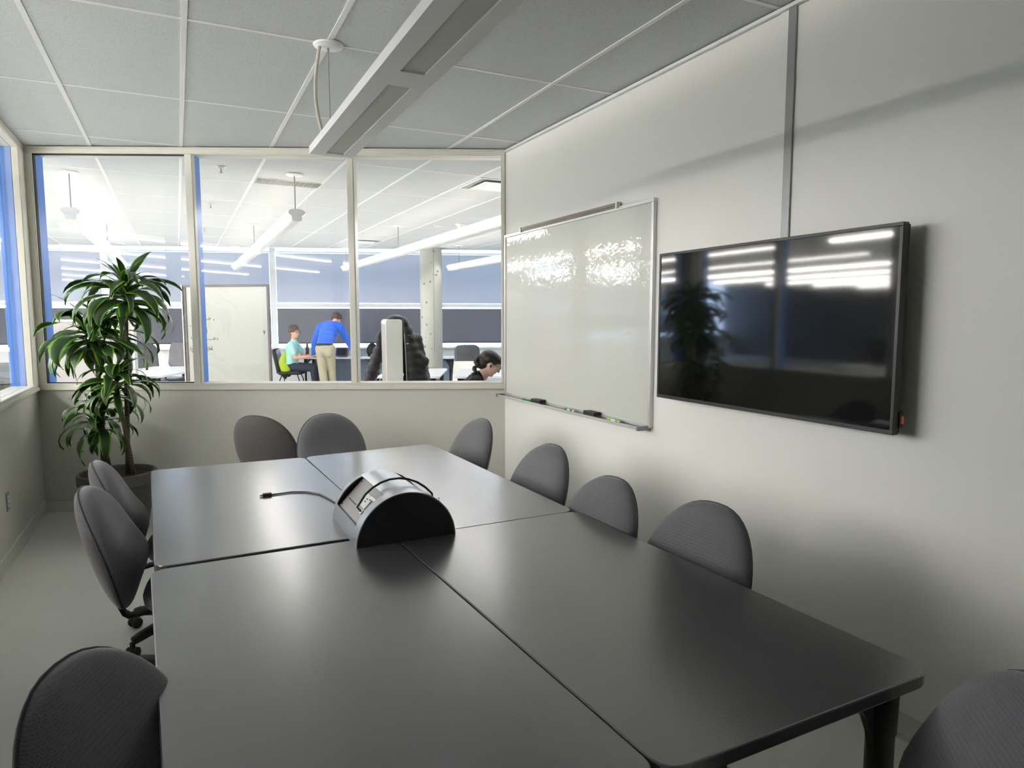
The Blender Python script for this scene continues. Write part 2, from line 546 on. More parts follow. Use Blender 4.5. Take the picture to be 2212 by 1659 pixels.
b = MB().box(XR-0.012, XR, -2.1, 4.8, 0, 0.09).box(XR-0.02, XR, -2.1, 4.8, 0, 0.014).build('baseboard_right', M['base'])
tag(b, 'pale vinyl skirting along the right wall', kind='structure')
b = MB().box(XL, XL+0.012, -2.1, 6.3, 0, 0.09).box(XL, XL+0.02, -2.1, 6.3, 0, 0.014).build('baseboard_left', M['base'])
tag(b, 'pale vinyl skirting along the left wall', kind='structure')
b = MB().box(0.0, 3.62, -0.012, 0.0, 0, 0.09).box(0.0, 3.62, -0.02, 0.0, 0, 0.014).build('baseboard_back', M['base'], loc=A0, rotz=BACK_ANG)
tag(b, 'pale vinyl skirting along the back wall', kind='structure')
t = MB().box(XR-0.022, XR, -2.1, 4.81, H-0.028, H-0.024).box(XR-0.004, XR, -2.1, 4.81, H-0.028, H-0.004).build('trim_1', M['tee'])
tag(t, 'white ceiling edge angle along the right wall', kind='structure')
t = MB().box(XR-0.010, XR, 2.066, 2.106, 1.62, H-0.028).build('trim_2', M['grey_metal'], bevel=0.002)
tag(t, 'grey vertical panel joint strip running down behind the screen', kind='structure')
t = MB().box(XR-0.004, XR, 2.106, 2.15, 1.62, H-0.028).build('trim_3', M['wall'])
tag(t, 'white vertical panel joint cover beside the grey strip', kind='structure')

def glazing(name, label, loc, rotz, L, muls, j0, j1, out):
    """framed strip of panes; local x runs along the wall, y*out points out of the room"""
    Z0, Z1, Zg0, Zg1 = SILL, H-0.004, 1.015, 2.748
    def B(mb, x0, x1, ya, yb, z0, z1):
        y0, y1 = sorted((ya*out, yb*out)); return mb.box(x0, x1, y0, y1, z0, z1)
    fr = MB()
    B(fr, 0, L, -0.016, 0.03, Z0, Zg0); B(fr, 0, L, -0.016, 0.03, Zg1, Z1)
    o = fr.build(name, M['frame'], loc=loc, rotz=rotz, bevel=0.003)
    tag(o, label, kind='structure')
    ln = MB()
    B(ln, 0, L, -0.024, -0.016, Z0-0.012, Z0+0.012); B(ln, 0, L, -0.021, -0.016, Zg0-0.010, Zg0); B(ln, 0, L, -0.021, -0.016, Zg1, Zg1+0.010); B(ln, 0, L, -0.024, -0.016, Z1-0.014, Z1)
    ln.build('bead', M['frame'], o, bevel=0.002)
    edges = [(0.0, j0)] + muls + [(L-j1, L)]
    for i, (a, c) in enumerate(edges):
        m = MB(); B(m, a, c, -0.018, 0.03, Zg0, Zg1)
        jm = m.build('jamb' if i in (0, len(edges)-1) else 'mullion', M['frame'], o, bevel=0.003)
        m = MB()
        if i > 0: B(m, a-0.006, a+0.006, -0.010, 0.026, Zg0, Zg1)
        if i < len(edges)-1: B(m, c-0.006, c+0.006, -0.010, 0.026, Zg0, Zg1)
        m.build('bead', M['frame'], jm)
        m = MB(); B(m, a, c, 0.034, 0.13, Zg0, Zg1)
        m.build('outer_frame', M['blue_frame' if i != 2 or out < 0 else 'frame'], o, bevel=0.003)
    m = MB(); B(m, 0, L, 0.034, 0.13, Z0, Zg0); B(m, 0, L, 0.034, 0.13, Zg1, Z1); m.build('outer_frame', M['frame'], o)
    for i in range(len(edges)-1):
        a, c = edges[i][1], edges[i+1][0]
        m = MB(); B(m, a+0.0005, c-0.0005, 0.028, 0.033, Zg0+0.0005, Zg1-0.0005)
        m.build('pane', M['glass'], o)
        if i == 0 and out > 0:
            m = MB()
            B(m, a, a+0.010, 0.0, 0.027, Zg0, Zg1); B(m, a, c, 0.0, 0.027, Zg0, Zg0+0.007); B(m, a, c, 0.0, 0.027, Zg1-0.008, Zg1)
            m.build('gasket', M['gasket'], o)
    return o

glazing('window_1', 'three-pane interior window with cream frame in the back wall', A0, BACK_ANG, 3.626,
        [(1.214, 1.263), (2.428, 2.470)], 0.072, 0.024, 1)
glazing('window_2', 'long interior window in the left wall', A0, math.radians(-90), 4.52,
        [(1.30, 1.35), (2.55, 2.60), (3.80, 3.85)], 0.20, 0.08, -1)

# ---------------------------------------------------------------- ceiling: tee grid with lay-in tiles, running on over the office
GX0, GDX = 0.083, 0.6105
GY0, GDY = 3.377, 1.2065
E_P = Vector((-0.896, 14.056)); E_D = Vector((0.94388, -0.33029)); E_N = Vector((0.33029, 0.94388))
def clip_edge(poly):
    """keeps the part of a polygon on the room side of the ceiling's far edge"""
    out = []
    d = [(Vector(p)-E_P).dot(E_N) for p in poly]
    for i in range(len(poly)):
        j = (i+1) % len(poly)
        if d[i] <= 0: out.append(poly[i])
        if (d[i] < 0) != (d[j] < 0):
            t = d[i]/(d[i]-d[j]); a = Vector(poly[i]); b2 = Vector(poly[j]); q = a+(b2-a)*t; out.append((q.x, q.y))
    return out
def line_end(x):      # y at which a tee along Y meets the far edge
    return E_P.y + (E_P.x-x)*E_N.x/E_N.y

ce = MB().box(XL-0.13, XR+0.11, -2.2, 6.6, H+0.03, H+0.09).build('ceiling', M['tile'])
tag(ce, 'white suspended tile ceiling over the meeting room', kind='structure')
poly = [(XO, -2.2), (8.4, -2.2), (8.4, line_end(8.4)), (XO, line_end(XO))]
co = MB().prism(poly, H+0.10, H+0.16).build('ceiling_office', M['tile'])
tag(co, 'white suspended tile ceiling over the open office', kind='structure')

def wall_y(x): return 6.315 + (x-XL)*math.tan(BACK_ANG)     # inner face of the back wall
tile_me = MB().box(-GDX/2+0.012, GDX/2-0.012, -GDY/2+0.012, GDY/2-0.012, 0.004, 0.018).mesh('tile', M['tile'])
rest = MB()
for i in range(-28, 15):
    for j in range(-6, 16):
        xa, ya = GX0+i*GDX, GY0+j*GDY
        xc, yc = xa+GDX/2, ya+GDY/2
        if xc < XO or xc > 8.4 or yc < -2.2: continue
        in_room = XL-0.3 < xc < XR+0.25 and yc < wall_y(xc)+0.3
        seen = in_room and yc > 0.9 or (yc > wall_y(xc)-0.4 and -3.4 < xc < 6.6 and yc > 3.8)
        poly = [(xa+0.012, ya+0.012), (xa+GDX-0.012, ya+0.012), (xa+GDX-0.012, ya+GDY-0.012), (xa+0.012, ya+GDY-0.012)]
        cp = clip_edge(poly)
        if len(cp) < 3: continue
        full = all((Vector(p)-E_P).dot(E_N) < 0 for p in poly)
        par = ce if in_room else co
        if not seen:
            rest.prism(cp, H+0.004, H+0.018)
        elif full:
            o = bpy.data.objects.new('tile', tile_me); COL.objects.link(o); o.location = (xc, yc, H); o.parent = par
        else:
            MB().prism(cp, H+0.004, H+0.018).build('tile', M['tile'], par)
o = rest.build('tiles', M['tile'], co); o['kind'] = 'stuff'
for i in range(-26, 15):
    x = GX0+i*GDX
    y1 = line_end(x)
    if XL-0.1 < x < XR+0.1:
        ys = wall_y(x)
        MB().box(x-0.012, x+0.012, -2.1, ys, H, H+0.030).build('main_tee', M['tee'], ce)
        MB().box(x-0.012, x+0.012, ys, y1, H, H+0.030).build('main_tee', M['tee'], co)
    else:
        MB().box(x-0.012, x+0.012, -2.2, y1, H, H+0.030).build('main_tee', M['tee'], co)
for j in range(-4, 15):
    y = GY0+j*GDY
    # where this cross tee leaves the ceiling's far edge
    xe = min(8.4, E_P.x + (E_P.y-y)*E_N.y/E_N.x)
    if xe < -16: continue
    xb = min(XR, XL + (y-6.315)/math.tan(BACK_ANG)) if y > 4.8 else XR
    if y < 6.3:
        MB().box(XL, xb, y-0.011, y+0.011, H+0.0015, H+0.030).build('cross_tee', M['tee'], ce)
        MB().box(xb, xe, y-0.011, y+0.011, H+0.0015, H+0.030).build('cross_tee', M['tee'], co)
        MB().box(XO, XL, y-0.011, y+0.011, H+0.0015, H+0.030).build('cross_tee', M['tee'], co)
    else:
        MB().box(XO, xe, y-0.011, y+0.011, H+0.0015, H+0.030).build('cross_tee', M['tee'], co)

# ---------------------------------------------------------------- window wall of the office and its other walls
W0 = Vector((-0.2354, 15.9438, 0))
WIN_ANG = math.atan2(-0.33029, 0.94388)
WT = 3.06
ww = MB().box(-16.9, 9.2, 0.02, 0.14, 0, 0.90).box(-16.9, 9.2, 0.02, 0.14, WT, 3.35).build('wall_office', M['white_paint'], loc=W0, rotz=WIN_ANG)
tag(ww, 'white wall under and over the office windows', kind='structure')
ledge = MB().box(-16.9, 9.2, -0.14, 0.06, 0.865, 0.90).build('trim_4', M['white_paint'], loc=W0, rotz=WIN_ANG, bevel=0.004)
tag(ledge, 'white window ledge along the office windows', kind='structure')
s0 = 2.22 - 3.335*4
n_bay = 0
for k in range(-1, 7):
    a = s0 + 3.335*k; c = a+3.335
    if a < -16.9 or c > 9.3: continue
    n_bay += 1
    fr = MB().box(a-0.062, a+0.062, -0.02, 0.10, 0.90, WT).build('window_%d' % (n_bay+2), M['white_paint'], loc=W0, rotz=WIN_ANG)
    tag(fr, 'tall office window bay with drawn roller shades', kind='structure')
    MB().box(a+0.062, c-0.062, 0.0, 0.08, 1.755, 1.835).build('rail', M['white_paint'], fr, bevel=0.006)
    MB().box(a+0.062, c-0.062, 0.0, 0.08, 2.89, 2.93).build('rail', M['white_paint'], fr)
    MB().box(a+0.062, c-0.062, 0.10, 0.106, 0.90, WT).build('pane', M['glass_ext'], fr)
    us = MB().box(a+0.068, c-0.068, -0.012, -0.009, 1.858, 2.885).build('upper_shade', M['up_shade'], fr)
    MB().box(a+0.068, c-0.068, -0.018, -0.004, 1.838, 1.860).build('hem_bar', M['alu'], us)
    ls = MB().box(a+0.068, c-0.068, -0.012, -0.009, 1.0, 1.728).build('lower_shade', M['low_shade'], fr)
    MB().box(a+0.068, c-0.068, -0.018, -0.004, 0.978, 1.002).build('hem_bar', M['gasket'], ls)
# raised pocket between the tiled ceiling and the windows
p0 = Vector((E_P.x, E_P.y, 0))
pk = MB().box(-16.4, 9.2, 0.0, 2.14, 3.36, 3.42).box(-16.4, 9.2, -0.02, 0.0, H-0.004, 3.42).build('trim_5', M['white_paint'], loc=p0, rotz=WIN_ANG)
tag(pk, 'raised white soffit between the tile ceiling and the office windows', kind='structure')
ws = [(5.2, 5.7), (9.6, 10.1), (11.0, 11.5)]
m = MB().box(XO-0.1, XO, -2.4, 22.0, 0, 1.2).box(XO-0.1, XO, -2.4, 22.0, 2.5, 3.6)
ys = [-2.4] + [v for p in ws for v in p] + [22.0]
for a, c in zip(ys[0::2], ys[1::2]): m.box(XO-0.1, XO, a, c, 1.2, 2.5)
w = m.build('wall_far_left', M['dark_wall'])
tag(w, 'dark grey far wall of the left office with a few narrow windows', kind='structure')
for k, (a, c) in enumerate(ws):
    fr = MB().box(XO-0.06, XO+0.01, a, a+0.05, 1.2, 2.5).box(XO-0.06, XO+0.01, c-0.05, c, 1.2, 2.5).box(XO-0.06, XO+0.01, a+0.05, c-0.05, 1.2, 1.25).box(XO-0.06, XO+0.01, a+0.05, c-0.05, 2.45, 2.5).build('window_%d' % (n_bay+3+k), M['white_paint'])
    tag(fr, 'narrow daylit window of the left office', kind='structure')
    MB().box(XO-0.05, XO-0.044, a+0.05, c-0.05, 1.25, 2.45).build('pane', M['glass_ext'], fr)
w = MB().box(8.4, 8.5, -2.4, 16.0, 0, 3.6).build('wall_far_right', M['white_paint'])
tag(w, 'white end wall of the open office', kind='structure')
w = MB().box(XO, XL-0.13, -2.3, -2.2, 0, H+0.1).box(XR+0.11, 8.4, -2.3, -2.2, 0, H+0.1).build('wall_front', M['white_paint'])
tag(w, 'white near wall of the open office', kind='structure')

# ================================================================ lamps of the office
def strip_lamp(label, x, y0, y1, cans, lm='lamp'):
    t = thing('strip_lamp', label, 'pendant lamp', (x, y0, 2.395), 0, 'linear pendant lamps of the office')
    L = y1-y0
    prof_d = [(-0.046, 0.026), (-0.075, 0.052), (-0.068, 0.078), (-0.035, 0.092), (0.035, 0.092), (0.068, 0.078), (0.075, 0.052), (0.046, 0.026)]
    prof_h = [(-0.046, 0.0255), (-0.044, -0.004), (-0.030, -0.016), (0.030, -0.016), (0.044, -0.004), (0.046, 0.0255)]
    RX = Matrix.Rotation(PI/2, 4, 'X')
    def ext(prof, a, c): return MB().prism(prof, -c, -a, RX)
    ext(prof_d, 0.012, L-0.012).build('diffuser', M[lm], t)
    for sx in (-1, 1):
        ext([(sx*0.0475, 0.0255), (sx*0.0765, 0.0515), (sx*0.0757, 0.0525), (sx*0.0465, 0.0265)], 0.014, L-0.014).build('side_lens', M[lm + '_lens'], t)
    ext(prof_h, 0.012, L-0.012).build('housing', M['lum'], t)
    for (a, c) in ((0, 0.012), (L-0.012, L)):
        m = ext(prof_h, a, c); m2 = ext(prof_d, a, c); m.add(m2.v, m2.f)
        m.build('end_cap', M['lum'], t)
    for cy in cans:
        MB().lathe([(0.005, 0), (0.072, 0.003), (0.076, 0.010), (0.076, 0.014)], 20).build('canopy', M['lum'], t, loc=(0, cy-y0, H-0.014-2.395))
        MB().tube([(0, cy-y0, 0.09), (0, cy-y0, H-0.012-2.395)], 0.006, 6).build('stem', M['steel'], t)
    return t
strip_lamp('linear pendant seen beyond the middle pane of the back window', 1.0, 6.38, 13.35, (6.455, 10.07, 13.2))
strip_lamp('linear pendant above the plant beyond the left pane', -0.80, 7.15, 13.7, (7.22, 10.8, 13.5))
strip_lamp('long linear pendant crossing the right pane of the back window', 2.82, 5.30, 12.72, (5.45, 9.33, 12.6))
strip_lamp('linear pendant low at the right edge of the back window', 4.52, 4.9, 11.75, (5.0, 8.4, 11.3))
for k, x in enumerate((-2.66, -4.49, -6.32, -8.15, -9.98, -11.81, -13.64, -15.47)):
    nm = ('nearest the left window', 'second from the left window', 'third from the left window', 'fourth from the left window', 'fifth from the left window', 'sixth from the left window', 'seventh from the left window', 'farthest from the left window')[k]
    strip_lamp('linear pendant of the left office, front run ' + nm, x, -1.4, 5.7, (-1.3, 2.2, 5.6), 'lamp_left')
    strip_lamp('linear pendant of the left office, rear run ' + nm, x, 6.5, 13.6, (6.6, 10.0, 13.5), 'lamp_left' if k > 1 else 'lamp')

# ================================================================ meeting room: pendant luminaire (switched off)
def room_pendant():
    X0, X1, Z = 0.600, 0.803, 2.295
    t = thing('linear_pendant', 'unlit long white linear pendant with grey louvres over the table', 'pendant lamp', (0.7015, 3.41, Z))
    hw = 0.1015; hh = 0.036
    ops = [(-1.11, -0.055), (-2.30, -1.247), (-3.49, -2.437)]
    m = MB()
    Y1 = -3.62
    m.box(-hw, -0.0335, Y1, 0, 0, 0.010); m.box(0.0495, hw, Y1, 0, 0, 0.010)
    ys = [Y1, -3.49, -2.437, -2.30, -1.247, -1.11, -0.055, 0]
    for a, c in zip(ys[0::2], ys[1::2]): m.box(-0.0335, 0.0495, a, c, 0, 0.010)
    m.box(-hw, -hw+0.006, Y1, 0, 0.010, hh); m.box(hw-0.006, hw, Y1, 0, 0.010, hh)
    m.box(-hw+0.006, hw-0.006, Y1, Y1+0.006, 0.010, hh); m.box(-hw+0.006, hw-0.006, -0.006, 0, 0.010, hh)
    m.box(-hw+0.006, hw-0.006, Y1+0.006, -0.006, hh-0.006, hh)
    m.build('housing', M['lum'], t)
    for a, c in ops:
        MB().box(-0.0335, 0.0495, a, c, 0.006, 0.012).build('louver', M['louver'], t)
    cy = -0.034
    for dy in (cy, -3.45):
        can = MB().lathe([(0.004, 0), (0.066, 0.004), (0.070, 0.010), (0.070, 0.014)], 28).build('canopy', M['lum'], t, True, loc=(-0.006, dy, H-Z-0.0145))
        MB().lathe([(0.004, -0.022), (0.005, 0.0), (0.008, 0.001), (0.008, 0.004)], 10, Matrix.Translation((0.0, 0.006, 0))).build('ferrule', M['steel'], can)
        MB().tube([(-0.006, dy, hh), (-0.006, dy, H-Z-0.02)], 0.0016, 6).build('suspension_wire', M['steel'], t)
    z1 = H-Z-0.012
    pts = []
    for i in range(13):
        k = i/12
        pts.append((-0.046 - 0.03*math.sin(PI*k) + 0.02*k, cy+0.005+0.02*math.sin(PI*k), z1*(1-k)+hh*k))
    MB().tube(pts, 0.008, 10).build('power_cord', M['cable_white'], t, True)
    MB().ball((-0.06, -0.62, hh+0.008), (0.012, 0.012, 0.010), 10, 6).build('knob', M['steel'], t, True)
room_pendant()

# ================================================================ conference tables
ZT = 0.735
SLX = -0.0335      # the table group stands a touch askew
def table(name_label, corners, legs, groupname='tables pushed together'):
    cx = sum(p[0] for p in corners)/4; cy = sum(p[1] for p in corners)/4
    t = thing('conference_table', name_label, 'table', (cx, cy, 0), 0, groupname)
    loc = [(p[0]-cx, p[1]-cy) for p in corners]
    m = MB().prism(round_poly(loc, 0.055, 6), ZT-0.031, ZT)
    top = m.build('tabletop', M['table'], t, bevel=0.0035)
    for (lx, ly, sx, sy) in legs:
        lx -= cx; ly -= cy
        lg = MB().lathe([(0.022, 0.02), (0.024, 0.03), (0.024, 0.40), (0.031, 0.405), (0.031, 0.56), (0.034, 0.565), (0.036, 0.66), (0.034, 0.69), (0.026, 0.7035)], 20, Matrix.Translation((lx, ly, 0))).build('leg', M['black_metal'], t, True)
        MB().lathe([(0.026, 0.0), (0.028, 0.004), (0.028, 0.014), (0.010, 0.022)], 16, Matrix.Translation((lx, ly, 0))).build('foot', M['black_plastic'], lg, True)
        # curved gusset towards the table's middle
        gp = [(0.020, 0.700), (0.155, 0.700)]
        for i in range(9):
            a = PI/2*i/8
            gp.append((0.155-0.135*math.sin(a)*0.98, 0.700-0.02-0.235*(1-math.cos(a))))
        gp.append((0.020, 0.455))
        for (dx, dy) in ((sx, 0),):
            g = MB()
            vs = []
            for side in (-0.009, 0.009):
                for (u, z) in gp: vs.append((lx+dx*u, ly+side, z))
            n = len(gp)
            g.add(vs, [tuple(range(n)), tuple(reversed(range(n, 2*n)))] + [(i, (i+1) % n, n+(i+1) % n, n+i) for i in range(n)])
            g.build('gusset', M['black_metal'], lg)
    return t
def leg_set(x0, x1, y0, y1):
    return [(x0, y0, 1, 1), (x0, y1, 1, -1), (x1, y0, -1, 1), (x1, y1, -1, -1)]
table('far left grey conference table nearest the potted plant', [(-0.156, 3.915), (-0.098, 2.352), (0.664, 2.372), (0.612, 3.905)],
      [(-0.05, 2.44, 1, 1), (-0.06, 3.862, 1, -1), (0.57, 2.46, -1, 1), (0.55, 3.80, -1, -1)])
table('far right grey conference table beside the whiteboard', [(0.617, 3.915), (0.666, 2.2990), (1.424, 2.3110), (1.392, 3.992)],
      [(0.74, 2.42, 1, 1), (0.70, 3.86, 1, -1), (1.33, 2.57, -1, 1), (1.31, 3.60, -1, -1)])
table('near left grey conference table in the foreground', [(-0.108, 2.330), (-0.040, 0.885), (0.720, 0.872), (0.660, 2.345)],
      leg_set(0.02, 0.64, 0.98, 2.24))
table('near right grey conference table with its black leg showing', [(0.667, 2.2984), (0.724, 0.868), (1.478, 0.878), (1.427, 2.3104)],
      [(0.79, 0.945, 1, 1), (0.74, 2.22, 1, -1), (1.425, 0.960, -1, 1), (0.95, 2.02, -1, -1)])

# ================================================================ task chairs
def egg(t, k=1.0):
    """outline of the backrest: narrower at the top"""
    sn = math.sin(t); x = 0.238*math.copysign(abs(sn)**0.86, sn)*(1-0.07*math.cos(t))
    z = 0.246*math.cos(t)
    return x*k, z*k
def backrest_meshes():
    N, R = 44, 12
    def surf(front):
        vs = []; fs = []
        def pt(t, r):
            x, z = egg(t, 1.0)
            x *= r; z *= r
            wing = 0.035*(x/0.22)**2
            e = max(0.0, 1-r**2.6)**0.5
            if front:
                d = 0.080*e + 0.052*math.exp(-((z+0.085)/0.085)**2)*e*(1-0.35*(x/0.22)**2) + wing
            else:
                d = -0.044*e + wing
            return (x, d, z)
        vs.append(pt(0, 0))
        for i in range(1, R+1):
            r = math.sin(PI/2*i/R)
            for k in range(N): vs.append(pt(2*PI*k/N, r))
        for k in range(N): fs.append((0, 1+k, 1+(k+1) % N))
        for i in range(R-1):
            a = 1+i*N
            for k in range(N): fs.append((a+k, a+N+k, a+N+(k+1) % N, a+(k+1) % N))
        return MB().add(vs, fs)
    ring = []
    for k in range(N+1):
        x, z = egg(2*PI*k/N, 1.004); ring.append((x, 0.035*(x/0.22)**2, z))
    pip = MB().tube(ring, 0.0030, 6, caps=False)
    return surf(True), surf(False), pip
CH_TILT = math.radians(16)
def make_chair():
    """faces local +Y; origin on the floor under the column"""
    t = thing('task_chair', 'grey fabric task chair', 'chair', (0, 0, 0), 0, 'grey task chairs around the table')
    fr, bk, pip = backrest_meshes()
    T = Matrix.Translation((0, -0.300, 0.638)) @ Matrix.Rotation(CH_TILT, 4, 'X')
    def xf(mb):
        mb.v = [tuple(T @ Vector(p)) for p in mb.v]; return mb
    b = xf(fr).build('backrest', M['fabric'], t, True)
    xf(bk).build('back_panel', M['fabric_back'], b, True)
    xf(pip).build('piping', M['piping'], b, True)
    # seat cushion: waterfall front, rounded plan
    m = MB()
    N = 40; vs = []; fs = []
    def outline(a, k):
        c, s = math.cos(a), math.sin(a)
        ex = 2.0/3.0
        return 0.235*k*math.copysign(abs(c)**ex, c), 0.225*k*math.copysign(abs(s)**ex, s)
    prof = [(0.0, 0.478), (0.45, 0.478), (0.8, 0.480), (0.94, 0.472), (1.0, 0.450), (0.985, 0.425), (0.9, 0.408), (0.5, 0.404), (0.0, 0.404)]
    for (k, z) in prof:
        for i in range(N):
            x, y = outline(2*PI*i/N, max(k, 0.002)); zz = z - (0.028*max(0, (y-0.08)/0.145)**2 if z > 0.42 else 0.0)
            vs.append((x, y+0.055, zz))
    for j in range(len(prof)-1):
        for i in range(N): fs.append((j*N+i, j*N+(i+1) % N, (j+1)*N+(i+1) % N, (j+1)*N+i))
    s = m.add(vs, fs).build('seat', M['fabric'], t, True)
    MB().prism([(p[0], p[1]+0.055) for p in rrect(-0.20, 0.20, -0.19, 0.19, 0.09)], 0.392, 0.406).build('seat_shell', M['seat_shell'], s)
    # flat J bar carrying the backrest
    pts = [(0, 0.05, 0.384), (0, -0.10, 0.372), (0, -0.165, 0.360), (0, -0.200, 0.352), (0, -0.226, 0.352), (0, -0.244, 0.366), (0, -0.262, 0.41), (0, -0.290, 0.49), (0, -0.318, 0.58), (0, -0.338, 0.65)]
    MB().tube(pts, 0.034, 10, flat=0.2).build('back_bar', M['black_metal'], t, True)
    MB().box(-0.07, 0.07, -0.10, 0.10, 0.345, 0.392).build('mechanism', M['black_plastic'], t, bevel=0.01)
    MB().tube([(0.06, 0.06, 0.37), (0.16, 0.07, 0.365), (0.24, 0.075, 0.352)], [0.006, 0.006, 0.010], 8).build('lever', M['black_plastic'], t, True)
    MB().lathe([(0.027, 0.10), (0.027, 0.22), (0.020, 0.222), (0.016, 0.224), (0.016, 0.35)], 18).build('gas_column', M['black_metal'], t, True)
    MB().lathe([(0.035, 0.075), (0.045, 0.085), (0.045, 0.125), (0.034, 0.135)], 18).build('base_hub', M['black_plastic'], t, True)
    for k in range(5):
        a = 2*PI*k/5 + 0.3
        c, sn = math.cos(a), math.sin(a)
        R = 0.285
        pts = [(c*0.03, sn*0.03, 0.107), (c*0.15, sn*0.15, 0.100), (c*(R-0.02), sn*(R-0.02), 0.086), (c*(R+0.006), sn*(R+0.006), 0.080)]
        lg = MB().tube(pts, [0.026, 0.025, 0.023, 0.019], 10).build('base_leg', M['black_plastic'], t, True)
        wx, wy = c*(R+0.012), sn*(R+0.012)
        q = a + 0.7*(k % 2) + 0.5
        wc, wsn = math.cos(q), math.sin(q)
        cm = MB()
        for sd in (-0.016, 0.016):
            mt = Matrix.Translation((wx - wsn*sd, wy + wc*sd, 0.0262)) @ Matrix.Rotation(q, 4, 'Z') @ Matrix.Rotation(PI/2, 4, 'X')
            cm.lathe([(0.012, -0.010), (0.024, -0.009), (0.026, -0.004), (0.026, 0.004), (0.024, 0.009), (0.012, 0.010)], 18, mt)
        cm.tube([(wx, wy, 0.03), (wx, wy, 0.075)], 0.011, 8)
        cm.cap((wx-0.012*wc, wy-0.012*wsn, 0.040), 0.012, (wx+0.012*wc, wy+0.012*wsn, 0.040), 0.012)
        cm.build('caster', M['black_plastic'], lg, True)
    return t
proto = make_chair()
# (backrest place x, y, facing angle in degrees measured from +X, label)
chairs = [
    (-0.365, 3.52, 2, 'grey fabric task chair on the left side nearest the plant pot'),
    (-0.352, 2.98, -4, 'grey fabric task chair in the middle of the left side, its black base in view'),
    (-0.225, 1.45, -24, 'grey fabric task chair cut off at the bottom left corner of the picture'),
    (0.44, 4.74, 50, 'grey task chair at the far end turned to show its flat back panel'),
    (0.870, 4.62, -78, 'grey task chair at the far end facing the table, right of the turned one'),
    (1.735, 3.94, 184, 'grey task chair on the right side farthest away, in front of the corner'),
    (1.695, 2.96, 184, 'grey task chair on the right side below the whiteboard tray'),
    (1.565, 2.225, 182, 'grey task chair on the right side below the whiteboard corner'),
    (1.655, 1.755, 184, 'grey task chair on the right side below the black screen'),
    (1.332, 0.584, 138, 'grey task chair cut off at the bottom right corner of the picture'),
]
for i, (bx, by, ang, label) in enumerate(chairs):
    c = proto if i == 0 else copy_tree(proto)
    a = math.radians(ang)
    d = 0.362           # from the backrest's top to the column
    c.location = (bx + d*math.cos(a), by + d*math.sin(a), 0)
    c.rotation_euler = (0, 0, a-PI/2)
    c['label'] = label

